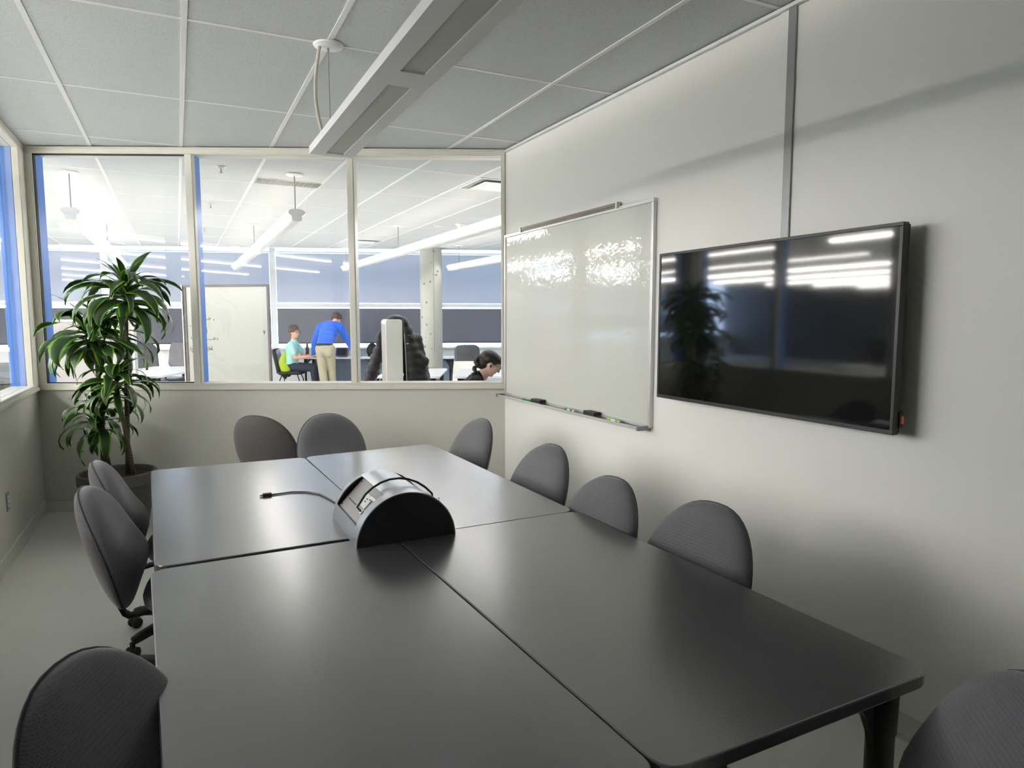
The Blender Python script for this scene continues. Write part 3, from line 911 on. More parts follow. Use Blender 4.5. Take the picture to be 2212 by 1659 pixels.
# ================================================================ half-round connection hub on the table
def hub():
    HX0, HX1, HY0, HY1 = 0.519, 0.873, 2.247, 2.640
    t = thing('connection_hub', 'half-round brushed metal connection hub with black ends on the table', 'table hub', ((HX0+HX1)/2, HY0, ZT))
    R = 0.181; zc = -0.006; L = HY1-HY0
    a0 = math.asin(-zc/R)
    N = 40
    A = [a0 + (PI-2*a0)*i/N for i in range(N+1)]
    pos = lambda a, r: (r*math.cos(a), r*math.sin(a)+zc)
    # openings in the curved cover: left one large, right one smaller, both between y 0.05 and L-0.03
    oa0, oa1 = math.radians(112), math.radians(158)
    ob0, ob1 = math.radians(38), math.radians(68)
    y0, y1 = 0.055, L-0.022
    m = MB()
    def patch(aa, bb, ya, yb, n=8):
        vs = []; fs = []
        for i in range(n+1):
            a = aa+(bb-aa)*i/n
            for (r, y) in ((R, ya), (R, yb), (R-0.004, yb), (R-0.004, ya)):
                x, z = pos(a, r); vs.append((x, y, z))
        for i in range(n):
            for k in range(4): fs.append((i*4+k, i*4+(k+1) % 4, i*4+4+(k+1) % 4, i*4+4+k))
        fs.append((0, 1, 2, 3)); fs.append(tuple(n*4+k for k in (3, 2, 1, 0)))
        m.add(vs, fs)
    e = math.radians(0)
    patch(a0, PI-a0, 0, y0, N); patch(a0, PI-a0, y1, L, N)
    patch(a0, ob0, y0, y1, 10); patch(ob1, oa0, y0, y1, 12); patch(oa1, PI-a0, y0, y1, 8)
    cov = m.build('cover', M['hub_alu'], t); sharp_smooth(cov, 30)
    # end discs
    for (ya, yb) in ((0.003, 0.008), (L-0.008, L-0.003)):
        pr = [pos(a, R-0.0045) for a in A]
        vs = [(x, ya, z) for x, z in pr] + [(x, yb, z) for x, z in pr]
        n = len(pr)
        MB().add(vs, [tuple(range(n)), tuple(reversed(range(n, 2*n)))] + [(i, (i+1) % n, n+(i+1) % n, n+i) for i in range(n)]).build('end_panel', M['gasket'], t)
    # recessed flat panels under the openings
    def panel(aa, bb, name, inset):
        (xa, za), (xb, zb) = pos(aa, R-0.008), pos(bb, R-0.008)
        d = Vector((xb-xa, 0, zb-za)); ln = d.length; d.normalize(); nrm = Vector((-d.z, 0, d.x))
        if nrm.z < 0: nrm = -nrm
        O = Vector((xa, 0, za)) - nrm*inset
        mt = Matrix(((d.x, 0, nrm.x, O.x), (0, 1, 0, 0), (d.z, 0, nrm.z, O.z), (0, 0, 0, 1)))
        p = MB().box(-0.004, ln+0.004, y0-0.004, y1+0.004, -0.003, 0, mt).build(name, M['hub_panel'], t)
        return p, mt, ln
    p, mt, ln = panel(oa0, oa1, 'port_panel', 0.004)
    yc = (y0+y1)/2
    for (u, v) in ((0.012, y0+0.012), (ln-0.012, y0+0.012), (0.012, y1-0.012), (ln-0.012, y1-0.012)):
        MB().lathe([(0.004, 0), (0.004, 0.002), (0.001, 0.003)], 10, mt @ Matrix.Translation((u, v, 0))).build('screw', M['gasket'], p)
    MB().box(0.030, 0.080, yc-0.085, yc+0.005, 0, 0.004, mt).build('socket_plate', M['alu'], p, bevel=0.001)
    for (u, v, du, dv) in ((0.045, yc-0.05, 0.004, 0.014), (0.056, yc-0.05, 0.004, 0.014), (0.040, yc-0.075, 0.005, 0.008), (0.066, yc-0.02, 0.005, 0.010)):
        MB().box(u, u+du, v, v+dv, 0.004, 0.0052, mt).build('slot', M['gasket'], p)
    MB().box(0.026, 0.040, yc-0.150, yc-0.060, 0, 0.003, mt).build('label_strip', M['grey_metal'], p)
    for v in (yc-0.146, yc-0.116, yc-0.088):
        MB().box(0.028, 0.038, v, v+0.024, 0.003, 0.0055, mt).build('jack', M['paper'], p)
    MB().box(0.086, 0.100, yc-0.105, yc-0.085, 0, 0.010, mt).build('jack', M['paper'], p)
    MB().box(0.088, 0.092, yc+0.02, yc+0.13, 0, 0.0012, mt).build('flap_line', M['gasket'], p)
    p2, mt2, ln2 = panel(ob0, ob1, 'port_panel', 0.022)
    MB().box(0.010, 0.022, yc-0.11, yc-0.09, 0, 0.012, mt2).build('jack', M['brass'], p2)
    MB().box(0.030, 0.042, yc-0.09, yc-0.07, 0, 0.012, mt2).build('jack', M['brass'], p2)
    MB().tube([tuple(mt2 @ Vector(q)) for q in ((0.01, yc-0.13, 0.0), (0.012, yc-0.13, 0.03), (0.004, yc-0.14, 0.046), (-0.004, yc-0.13, 0.03), (0.0, yc-0.13, 0.0))], 0.0012, 6).build('wire_loop', M['steel'], p2)
    # cable looping over the cover from one opening to the other
    q0 = mt @ Vector((0.093, yc-0.095, 0.006)); q1 = mt @ Vector((0.090, yc-0.085, 0.028))
    pts = [q0, q1]
    for i in range(9):
        k = i/8; a = math.radians(126 - 80*k)
        x, z = pos(a, R+0.008+0.012*math.sin(PI*k)); pts.append(Vector((x, yc-0.07+0.01*math.sin(PI*k)-0.03*k, z)))
    pts += [mt2 @ Vector((0.004, yc-0.105, 0.020)), mt2 @ Vector((0.016, yc-0.10, 0.010))]
    MB().tube(pts, 0.0042, 8).build('loop_cable', M['black_plastic'], t, True)
    return t
hub()
# loose cable with its plug on the table
z = ZT+0.0040
cab = thing('display_cable', 'thin dark cable with a black plug lying on the far left table', 'cable', (0.30, 3.11, ZT))
pts = [(0.345, 3.108), (0.38, 3.112), (0.43, 3.118), (0.49, 3.09), (0.535, 3.03), (0.555, 2.95), (0.570, 2.86), (0.582, 2.78), (0.600, 2.70), (0.62, 2.655)]
MB().tube([(x-0.30, y-3.11, 0.0040) for x, y in pts], 0.0036, 8).build('cord', M['grey_frame'], cab, True)
MB().box(0.006, 0.044, -0.011, 0.011, 0.0005, 0.0125).build('plug', M['black_plastic'], cab, bevel=0.002)
MB().box(-0.006, 0.008, -0.007, 0.007, 0.003, 0.009).build('connector', M['brass'], cab)

# ================================================================ wall screen, whiteboard
def tv():
    y0, y1, z0, z1 = 1.500, 2.792, 1.112, 1.840
    X0 = 2.205
    t = thing('wall_screen', 'large black flat screen hanging on the right wall', 'television', (XR, (y0+y1)/2, 1.476))
    def L(x0, x1, ya, yb, za, zb, mb=None):
        return (mb or MB()).box(x0-XR, x1-XR, ya-(y0+y1)/2, yb-(y0+y1)/2, za-1.476, zb-1.476)
    m = MB(); bz = 0.013
    L(X0, X0+0.03, y0, y1, z0, z0+bz+0.004, m); L(X0, X0+0.03, y0, y1, z1-bz, z1, m); L(X0, X0+0.03, y0, y0+bz, z0+bz+0.004, z1-bz, m); L(X0, X0+0.03, y1-bz, y1, z0+bz+0.004, z1-bz, m)
    m.build('bezel', M['tv_bezel'], t, bevel=0.0015)
    L(X0+0.0025, X0+0.006, y0+bz, y1-bz, z0+bz+0.004, z1-bz).build('screen', M['tv_screen'], t)
    L(X0+0.03, X0+0.045, y0+0.004, y1-0.004, z0+0.004, z1-0.004).build('back_shell', M['black_plastic'], t, bevel=0.004)
    L(X0+0.045, X0+0.070, y0+0.25, y1-0.25, z0+0.12, z1-0.12).build('rear_housing', M['black_plastic'], t, bevel=0.01)
    L(X0+0.070, XR, y0+0.42, y1-0.42, z0+0.20, z1-0.20).build('wall_bracket', M['black_metal'], t)
    L(X0+0.032, X0+0.044, y0-0.010, y0+0.004, 1.150, 1.178).build('side_connector', M['orange'], t, bevel=0.002)
    L(X0+0.028, X0+0.048, y0-0.004, y0+0.004, 1.135, 1.195).build('side_connector', M['black_plastic'], t, bevel=0.002)
tv()

def whiteboard():
    y0, y1, z0, z1 = 2.945, 4.775, 0.925, 2.150
    t = thing('wall_whiteboard', 'large glossy whiteboard with aluminium frame on the right wall', 'whiteboard', (XR, (y0+y1)/2, z0))
    c = (y0+y1)/2
    def L(x0, x1, ya, yb, za, zb, mb=None): return (mb or MB()).box(-x1, -x0, ya-c, yb-c, za-z0, zb-z0)
    L(0.0, 0.016, y0+0.004, y1-0.004, z0+0.004, z1-0.004).build('writing_surface', M['white_board'], t)
    for (a, b2, e, f) in ((y0, y1, z1-0.020, z1), (y0, y1, z0-0.004, z0+0.014), (y0, y0+0.020, z0+0.014, z1-0.02), (y1-0.020, y1, z0+0.014, z1-0.02)):
        L(0.0, 0.024, a, b2, e, f).build('frame_rail', M['alu'], t, bevel=0.002)
    m = MB(); L(0.016, 0.088, y0+0.02, y1+0.0, z0-0.014, z0-0.008, m); L(0.080, 0.088, y0+0.02, y1, z0-0.008, z0+0.002, m)
    tr = m.build('tray', M['alu'], t, bevel=0.002)
    for yy in (y0+0.02, y1):
        L(0.012, 0.094, yy-0.008, yy+0.008, z0-0.018, z0+0.006).build('tray_end', M['grey_metal'], tr, bevel=0.003)
    m = MB(); L(0.0, 0.030, 3.272, 4.48, z1-0.006, z1+0.006, m); L(0.012, 0.034, 3.272, 4.48, z1+0.004, z1+0.022, m)
    cr = m.build('clip_rail', M['brown_metal'], t, bevel=0.002)
    for yy in (3.272, 4.48):
        L(0.008, 0.037, yy-0.008, yy+0.008, z1-0.010, z1+0.025).build('rail_end', M['alu'], cr)
    return t
whiteboard()
TRAY_Z = 0.925-0.008
def marker(label, y, body, capm, rot):
    t = thing('marker_pen', label, 'marker', (2.252, y, TRAY_Z+0.0085), rot, 'marker pens on the tray')
    def cyl(r, a, c): return MB().lathe([(r*0.7, a), (r, a+0.002), (r, c-0.002), (r*0.7, c)], 12, Matrix.Rotation(-PI/2, 4, 'X'))
    cyl(0.0080, -0.060, 0.028).build('barrel', body, t, True)
    cyl(0.0085, 0.028, 0.062).build('pen_cap', capm, t, True)
    cyl(0.0081, -0.045, -0.010).build('sleeve', capm, t, True)
marker('green marker pen left of both erasers on the whiteboard tray', 4.335, M['green'], M['green'], 0.04)
marker('white marker pen with green cap between the two erasers', 3.735, M['white_plastic'], M['green'], -0.03)
marker('white marker pen with lime cap at the right end of the tray', 3.235, M['white_plastic'], M['lime_cap'], 0.03)
def eraser(label, y, rot):
    t = thing('board_eraser', label, 'eraser', (2.254, y, TRAY_Z), rot, 'black erasers on the tray')
    MB().box(-0.024, 0.024, -0.062, 0.062, 0.0, 0.012).build('felt', M['grey_frame'], t)
    MB().box(-0.025, 0.025, -0.064, 0.064, 0.012, 0.034).build('grip', M['black_plastic'], t, bevel=0.004)
eraser('black board eraser beside the green pen on the tray', 4.165, 0.02)
eraser('black board eraser nearer the screen on the tray', 3.475, -0.03)

# ================================================================ wall outlet
t = thing('wall_outlet', 'power outlet with grey plate low on the left wall', 'outlet', (XL, 5.09, 0.383))
MB().box(0, 0.006, -0.038, 0.038, -0.058, 0.058).build('cover_plate', M['grey_metal'], t, bevel=0.002)
MB().box(0.006, 0.009, -0.018, 0.018, -0.036, 0.036).build('receptacle', M['white_plastic'], t, bevel=0.001)
for zc in (-0.018, 0.018):
    MB().box(0.009, 0.0096, -0.007, -0.004, zc-0.005, zc+0.005).box(0.009, 0.0096, 0.004, 0.007, zc-0.005, zc+0.005).build('slot', M['gasket'], t)

# ================================================================ potted dracaena
def plant():
    base = Vector((-0.425, 5.50, 0))
    t = thing('potted_dracaena', 'tall potted dracaena with lime-edged leaves in the back left corner', 'plant', base)
    R = 0.252
    prof = [(0.17, 0.0), (0.178, 0.006), (0.232, 0.33), (0.236, 0.345), (R-0.004, 0.352), (R, 0.356), (R, 0.428), (R-0.006, 0.434), (R-0.018, 0.432), (R-0.022, 0.42), (R-0.03, 0.385), (0.02, 0.384)]
    p = MB().lathe(prof, 48).build('pot', M['pot'], t); sharp_smooth(p, 40)
    # uneven soil
    vs = [(0, 0, 0.402)]; fs = []
    N = 36
    for i, r in enumerate((0.08, 0.15, 0.2235)):
        for k in range(N): vs.append((r*math.cos(2*PI*k/N), r*math.sin(2*PI*k/N), 0.398+random.uniform(-0.004, 0.006)))
    for k in range(N): fs.append((0, 1+k, 1+(k+1) % N))
    for i in range(2):
        for k in range(N): fs.append((1+i*N+k, 1+(i+1)*N+k, 1+(i+1)*N+(k+1) % N, 1+i*N+(k+1) % N))
    MB().add(vs, fs).build('soil', M['soil'], t, True)
    def rel(px, py, d): return at(px, py, d)-base
    tops = {'A': (rel(272, 648, 4.72), 58, 0.37), 'B': (rel(205, 735, 4.78), 60, 0.375), 'C': (rel(252, 836, 4.66), 44, 0.305), 'D': (rel(212, 916, 4.74), 42, 0.31)}
    stems = {
        'A': [(0.062, 0.04, 0.39), None, 0.017],
        'B': [(-0.088, 0.045, 0.39), None, 0.018],
        'C': [(0.10, 0.01, 0.39), None, 0.015],
        'D': [(-0.035, 0.02, 0.39), None, 0.012]}
    for k in 'ABCD':
        b0 = Vector(stems[k][0]); e = tops[k][0]
        mid = (b0+e)/2 + Vector((0.012*random.uniform(-1, 1), 0.012*random.uniform(-1, 1), 0))
        e2 = e + Vector((0, 0, 0.10))
        r = stems[k][2]
        MB().tube([b0, b0*0.75+mid*0.25, mid, mid*0.4+e*0.6, e, e2], [r*1.1, r, r*0.95, r*0.85, r*0.75, r*0.4], 10).build('stem', M['stem'], t, True)
    # side branches of the second stem
    e = tops['B'][0]
    for dx in (-0.055, 0.06):
        MB().tube([e+Vector((0, 0, -0.16)), e+Vector((dx*0.6, 0, -0.10)), e+Vector((dx, 0.01, 0.02))], [0.011, 0.010, 0.006], 8).build('stem', M['stem'], t, True)
    # leaf shapes
    variants = []
    rnd = random.Random(3)
    for v in range(14):
        young = v < 3
        droop = rnd.uniform(0.7, 1.6) if young else rnd.uniform(1.7, 3.1)
        twist = rnd.uniform(-1.5, 1.5); wv = rnd.uniform(0.040, 0.055) * (0.85 if young else 1)
        side = rnd.uniform(-0.7, 0.7)
        nS = 10
        pos = Vector((0, 0, 0)); ang = 0.0; yaw_ = 0.0
        vs = []; uvs = []
        for i in range(nS+1):
            s = i/nS
            wdt = wv*(0.32 + 0.68*math.sin(PI*min(1, s*1.15)**0.9)) if s < 0.55 else wv*max(0.02, (1-((s-0.55)/0.45)**1.7))
            if s < 0.55: wdt = wv*(0.34+0.66*min(1, s/0.42)**0.8)
            dirv = Vector((math.cos(ang)*math.cos(yaw_), math.cos(ang)*math.sin(yaw_), math.sin(ang)))
            latv = Vector((-math.sin(yaw_), math.cos(yaw_), 0)); nv = dirv.cross(latv)*-1
            tw = twist*s*s
            lat2 = latv*math.cos(tw)+nv*math.sin(tw); nv2 = nv*math.cos(tw)-latv*math.sin(tw)
            wav = 0.012*math.sin(s*10+v)
            for (u, h) in ((0, 0.30), (0.22, 0.10), (0.5, 0.0), (0.78, 0.10), (1, 0.30)):
                vs.append(pos + lat2*((u-0.5)*2*wdt*1.05) + nv2*(h*wdt + (wav if u in (0, 1) else 0)*(1 if u == 0 else -1)))
                uvs.append((u, s))
            ang -= droop/nS*(0.4+1.2*s)
            yaw_ += side/nS
            pos = pos + dirv/nS
        # scale: unit length leaf; width is given for 0.4 m, so undo for unit scale
        fs = []
        for i in range(nS):
            for k in range(4): fs.append((i*5+k, i*5+k+1, i*5+5+k+1, i*5+5+k))
        me = bpy.data.meshes.new('leaf')
        spine = []
        # widths were computed in metres for a 0.4 m leaf on a unit spine: rescale the offset
        me.from_pydata([tuple(p) for p in vs], [], fs)
        me.materials.append(M['leaf'])
        uvl = me.uv_layers.new(name='UVMap')
        for lp in me.loops: uvl.data[lp.index].uv = uvs[lp.vertex_index]
        me.polygons.foreach_set('use_smooth', [True]*len(me.polygons))
        variants.append((me, young))
    yo = [m for m, y in variants if y]; ol = [m for m, y in variants if not y]
    for k in 'ABCD':
        e, n, ln = tops[k]
        for i in range(n):
            f = i/(n-1)                      # 0 = oldest, lowest; 1 = youngest, top
            az = i*2.39996 + rnd.uniform(-0.3, 0.3)
            elev = math.radians(-5 + 68*f**1.1 + rnd.uniform(-14, 14))
            L = ln*(0.92+0.25*math.sin(PI*min(1, f*1.1))) * rnd.uniform(0.78, 1.12) * (0.72 if f > 0.88 else 1)
            o = bpy.data.objects.new('leaf', rnd.choice(yo) if f > 0.86 else rnd.choice(ol))
            COL.objects.link(o); o.parent = t
            hgt = -0.06 + 0.17*f
            off = Vector((0, 0, hgt))
            if k == 'B' and i % 3: off += Vector(((-0.055, 0, 0) if i % 3 == 1 else (0.06, 0, 0)))
            o.location = e + off
            o.rotation_euler = Euler((rnd.uniform(-0.25, 0.25), -elev, az), 'XYZ')
            o.scale = (L, L*2.0, L)
    return t
plant()

# ================================================================ the open office beyond the glass
RZ = -YAW
# ---- ceiling fittings
for i, (x, y, lb) in enumerate(((0.391, 6.42, 'ceiling sprinkler nearest the back window'), (0.396, 8.48, 'second ceiling sprinkler out in the office'), (0.405, 10.80, 'farthest of the three ceiling sprinklers'))):
    t = thing('sprinkler', lb, 'sprinkler', (x, y, H), 0, 'ceiling sprinklers')
    MB().lathe([(0.010, -0.010), (0.040, -0.006), (0.044, 0.0), (0.044, 0.003)], 20).build('escutcheon', M['alu'], t, True)
    MB().tube([(0, 0, -0.008), (0, 0, -0.045)], 0.006, 8).build('frame_arm', M['steel'], t)
    MB().lathe([(0.004, -0.050), (0.016, -0.049), (0.016, -0.046), (0.004, -0.045)], 14).build('deflector', M['steel'], t)
t = thing('ceiling_grille', 'slatted return air grille beside the hanging lamp', 'air vent', (1.0085, 6.885, H))
MB().box(-0.293, 0.293, -0.118, 0.105, -0.004, 0.003).build('backing', M['louver'], t)
sl = MB().box(-0.003, 0.003, -0.112, 0.099, -0.010, -0.004).mesh('slat', M['grey_metal'])
for k in range(38):
    o = bpy.data.objects.new('slat', sl); COL.objects.link(o); o.parent = t; o.location = (-0.285+k*0.0154, 0, 0)
def diffuser(label, x, y, s):
    t = thing('air_diffuser', label, 'air vent', (x, y, H), 0, 'square ceiling air diffusers')
    m = MB(); w2 = s/2
    for (a, b2, c, d) in ((-w2, w2, -w2, -w2+0.02), (-w2, w2, w2-0.02, w2), (-w2, -w2+0.02, -w2+0.02, w2-0.02), (w2-0.02, w2, -w2+0.02, w2-0.02)): m.box(a, b2, c, d, -0.004, 0.003)
    m.build('frame', M['tee'], t)
    MB().box(-w2+0.02, w2-0.02, -w2+0.02, w2-0.02, 0.0005, 0.0035).build('plenum', M['grey_metal'], t)
    MB().box(-w2+0.09, w2-0.09, -w2+0.09, w2-0.09, -0.016, -0.010).build('face_plate', M['tee'], t)
    MB().box(-0.03, 0.03, -0.03, 0.03, -0.010, 0.001).build('stem', M['tee'], t)
diffuser('square air diffuser at the top right of the back window', 2.83, 6.12, 0.56)
diffuser('distant square air diffuser behind the long lamp', 2.90, 11.45, 0.50)
t = thing('smoke_detector', 'domed smoke detector on the office ceiling', 'smoke detector', (3.536, 8.78, H))
MB().lathe([(0.012, -0.055), (0.030, -0.052), (0.034, -0.040), (0.050, -0.034), (0.056, -0.016), (0.072, -0.012), (0.075, 0.0), (0.075, 0.002)], 24).build('body', M['white_plastic'], t, True)
MB().lathe([(0.006, -0.062), (0.014, -0.060), (0.014, -0.050), (0.006, -0.048)], 12).build('sensor', M['steel'], t, True)
t = MB().lathe([(0.02, -0.010), (0.060, -0.008), (0.068, -0.002), (0.068, 0.002)], 24).build('cover_disc', M['white_plastic'], None, True, loc=(3.33, 9.10, H))
tag(t, 'flat round cover plate next to the smoke detector', 'cover plate')

# ---- concrete column
c0 = at(931, 600, 12.66)
col_t = thing('concrete_column', 'round bare concrete column with pitted surface', 'column', (c0.x, c0.y, 0))
MB().lathe([(0.203, 0.0), (0.203, 2.797)], 40).build('shaft', M['concrete'], col_t); sharp_smooth(col_t.children[0], 40)
dv = Vector((-c0.x, -c0.y, 0)).normalized(); sv = Vector((dv.y, -dv.x, 0))
sd = (dv*0.97 - sv*0.24).normalized()*0.2035
MB().tube([(sd.x, sd.y, 0.9), (sd.x, sd.y, 2.79)], 0.0025, 6).build('form_seam', M['grey_frame'], col_t)

# ---- rolling whiteboard
def rolling_board():
    a = at(396, 616, 7.7); b2 = at(581, 623, 7.52)
    x = Vector((b2.x-a.x, b2.y-a.y, 0)); Wd = x.length; ang = math.atan2(x.y, x.x)
    t = thing('rolling_whiteboard', 'tall free-standing whiteboard with grey frame and faint marker notes', 'whiteboard', ((a.x+b2.x)/2, (a.y+b2.y)/2, 0), ang)
    top = 1.89; bot = 0.35; h = Wd/2
    MB().box(-h+0.02, h-0.02, -0.008, 0.008, bot+0.02, top-0.02).build('writing_surface', M['rolling_board'], t)
    for (x0, x1, z0, z1) in ((-h, h, top-0.026, top), (-h, h, bot, bot+0.026), (-h, -h+0.034, bot+0.026, top-0.026), (h-0.026, h, bot+0.026, top-0.026)):
        MB().box(x0, x1, -0.016, 0.016, z0, z1).build('frame_rail', M['grey_frame'], t, bevel=0.003)
    MB().box(-h-0.012, -h-0.001, -0.03, 0.03, 0.08, top-0.004).build('side_post', M['alu'], t)
    for s in (-1, 1):
        ft = MB().box(s*(h-0.03)-0.02, s*(h-0.03)+0.02, -0.28, 0.28, 0.06, 0.10).box(s*(h-0.03)-0.018, s*(h-0.03)+0.018, -0.012, 0.012, 0.10, bot).build('foot', M['grey_frame'], t)
        for yy in (-0.25, 0.25):
            MB().lathe([(0.01, -0.012), (0.03, -0.011), (0.03, 0.011), (0.01, 0.012)], 14, Matrix.Translation((s*(h-0.03), yy, 0.03)) @ Matrix.Rotation(PI/2, 4, 'Y')).build('caster', M['black_plastic'], ft)
    # faint marker notes
    def st(pts):
        MB().tube([(p[0], -0.009, p[1]) for p in pts], 0.0030, 5).build('marker_stroke', M['ink'], t)
    def loc(px, py):      # board coordinates of a spot seen on it
        k = (px-396)/(581-396); return (-h + Wd*k, top - (py-616)*7.6/1465)
    def poly(*pp): st([loc(*q) for q in pp])
    poly((440, 691), (447, 690), (454, 688)); poly((450, 686), (454, 688), (450, 692))
    poly((460, 690), (462, 689), (460, 692), (463, 692))
    poly((441, 700), (444, 708), (445, 716), (443, 724), (441, 728))
    poly((442, 730), (445, 733), (452, 734), (458, 733), (463, 731)); poly((459, 728), (463, 731), (459, 735))
    poly((465, 731), (468, 730), (466, 734), (469, 734))
    poly((446, 750), (444, 754), (446, 759)); poly((448, 749), (448, 757), (451, 756), (449, 753)); poly((451, 753), (453, 752), (452, 756), (455, 756)); poly((453, 748), (455, 752), (454, 757))
    poly((409, 755), (412, 752), (412, 757), (410, 761), (413, 762)); poly((408, 750), (406, 755), (408, 759))
    poly((407, 704), (411, 705)); poly((409, 728), (410, 733)); poly((566, 714), (568, 718), (570, 714), (568, 722))
rolling_board()

# ---- grey partition at the left
pA = at(60, 690, 8.85); pB = at(288, 690, 8.65)
v = pB-pA; L = Vector((v.x, v.y, 0)).length
t = thing('office_partition', 'low grey fabric partition behind the plant', 'partition', ((pA.x+pB.x)/2, (pA.y+pB.y)/2, 0), math.atan2(v.y, v.x))
MB().box(-L/2, L/2, -0.025, 0.025, 0.08, 1.475).build('panel', M['grey_panel'], t, bevel=0.006)
MB().box(-L/2-0.006, L/2+0.006, -0.03, 0.03, 1.475, 1.50).build('top_cap', M['alu'], t, bevel=0.004)
for s in (-1, 1):
    MB().box(s*L/2-0.012, s*L/2+0.012, -0.03, 0.03, 0.0, 1.475).build('post', M['alu'], t)
    MB().box(s*(L/2-0.02)-0.02, s*(L/2-0.02)+0.02, -0.2, 0.2, 0.0, 0.03).build('foot', M['alu'], t)

# ---- office tables
def office_table(label, center, L, D, ang, h=0.73, shaded_wall=False, top='off_white'):
    t = thing('office_table', label, 'table', (center[0], center[1], 0), ang, 'office tables')
    MB().prism(rrect(-L/2, L/2, -D/2, D/2, 0.04), h-0.028, h).build('tabletop', M[top], t, bevel=0.003)
    for sx in (-1, 1):
        for sy in (-1, 1):
            x, y = sx*(L/2-0.08), sy*(D/2-0.08)
            lg = MB().lathe([(0.022, 0.0), (0.022, 0.42), (0.028, 0.43), (0.030, h-0.03)], 14, Matrix.Translation((x, y, 0))).build('leg', M['black_metal'], t, True)
            gp = [(0.02, h-0.03), (0.15, h-0.03)] + [(0.15-0.13*math.sin(PI/2*i/6), h-0.05-0.22*(1-math.cos(PI/2*i/6))) for i in range(7)]
            n = len(gp); vs = [(x-sx*u, y+e, z) for e in (-0.009, 0.009) for (u, z) in gp]
            MB().add(vs, [tuple(range(n)), tuple(reversed(range(n, 2*n)))] + [(i, (i+1) % n, n+(i+1) % n, n+i) for i in range(n)]).build('gusset', M['black_metal'], lg)
    if shaded_wall:
        MB().box(-L/2+0.1, L/2-0.1, D/2-0.09, D/2-0.07, 0.12, h-0.03).build('shaded_wall_sheet', M['blue_grey'], t)  # blue-grey sheet added to stand in for the shaded wall under the table
    return t
f1 = at(739, 760, 14.02); f2 = at(905, 760, 14.02)
office_table('office table the man in blue leans on', (f1.x, f1.y), 1.52, 0.70, RZ, shaded_wall=True)
office_table('office table with bags, right of the man in blue', (f2.x, f2.y), 1.50, 0.70, RZ, shaded_wall=True)
r1 = at(905, 800, 9.95); r2 = at(1058, 800, 9.95)
office_table('white office table behind the hanging black jacket', (r1.x-0.06, r1.y+0.03), 0.86, 1.50, RZ+0.02)
office_table('white office table beside the dark-haired person', (r2.x+0.12, r2.y-0.06), 1.24, 1.50, RZ+0.02)
l1 = at(338, 800, 10.2)
office_table('white office table left of the rolling whiteboard', (l1.x, l1.y), 1.0, 2.0, RZ+0.03)
office_table('office table just beyond the left window', (-2.6, 9.0), 1.5, 0.75, 0.1)

# ---- padded office chairs
def padded_chair(label, loc, facing, kind='swivel', h=0.93, m='leather', w=0.46, arms=True):
    """faces local +Y"""
    t = thing('office_chair', label, 'chair', (loc[0], loc[1], 0), facing-PI/2, 'chairs of the open office')
    RXm = Matrix.Translation((0, -0.235, h-0.25)) @ Matrix.Rotation(math.radians(12), 4, 'X') @ Matrix.Rotation(PI/2, 4, 'X')
    b = MB().prism(rrect(-w/2, w/2, -0.24, 0.24, 0.10, 6), -0.04, 0.04, RXm).build('backrest', M[m], t, bevel=0.028); sharp_smooth(b, 60)
    s = MB().prism(rrect(-w/2-0.01, w/2+0.01, -0.21, 0.25, 0.08, 6), 0.40, 0.475).build('seat', M[m], t, bevel=0.025); sharp_smooth(s, 60)
    MB().tube([(0, 0, 0.385), (0, -0.20, 0.385), (0, -0.262, 0.42), (0, -0.285, 0.56), (0, -0.298, 0.66)], 0.03, 8, flat=0.35).build('back_bar', M['black_metal'], t, True)
    if arms:
        for sx in (-1, 1):
            ar = MB().tube([(sx*0.20, -0.02, 0.39), (sx*0.265, -0.02, 0.40), (sx*0.27, -0.02, 0.62)], 0.014, 8).build('arm', M['black_plastic'], t, True)
            MB().cap((sx*0.27, -0.13, 0.635), 0.02, (sx*0.27, 0.11, 0.64), 0.02, 10).build('arm_pad', M['black_plastic'], ar, True)
    if kind == 'swivel':
        MB().tube([(0, 0, 0.09), (0, 0, 0.40)], 0.025, 12).build('gas_column', M['black_metal'], t, True)
        for k in range(5):
            a = 2*PI*k/5; c, sn = math.cos(a), math.sin(a)
            lg = MB().tube([(0, 0, 0.10), (c*0.28, sn*0.28, 0.075)], [0.026, 0.018], 8).build('base_leg', M['black_plastic'], t, True)
            MB().ball((c*0.285, sn*0.285, 0.03), (0.03, 0.03, 0.03), 10, 6).build('caster', M['black_plastic'], lg, True)
    else:
        for sx in (-1, 1):
            for yy in (-0.17, 0.20):
                MB().tube([(sx*0.17, yy*0.8, 0.40), (sx*0.215, yy, 0.30), (sx*0.235, yy*1.15, 0.0)], 0.011, 8).build('leg', M['black_metal'], t, True)
    return t
q = at(322, 800, 11.5); padded_chair('shiny grey padded chair left of the two by the white table', (q.x, q.y), math.radians(-70), h=1.09)
q = at(372, 800, 12.0); padded_chair('shiny grey padded chair right of the two by the white table', (q.x, q.y), math.radians(-130), h=1.12)
q = at(913, 800, 11.6); padded_chair('grey office chair seen edge-on in front of the concrete column', (q.x, q.y), math.radians(-60), h=1.04)
q = at(1016, 800, 11.9); padded_chair('grey office chair pushed back near the window right of the column', (q.x, q.y), math.radians(-100), h=1.06)
q = at(10, 800, 9.6); padded_chair('dark office chair seen through the left window', (q.x, q.y), math.radians(90), h=0.92)
q = at(628, 800, 13.62); man_chair = padded_chair('black padded chair under the man in the mint shirt', (q.x, q.y), RZ+0.12, 'four', h=0.93, m='black_plastic', arms=False)
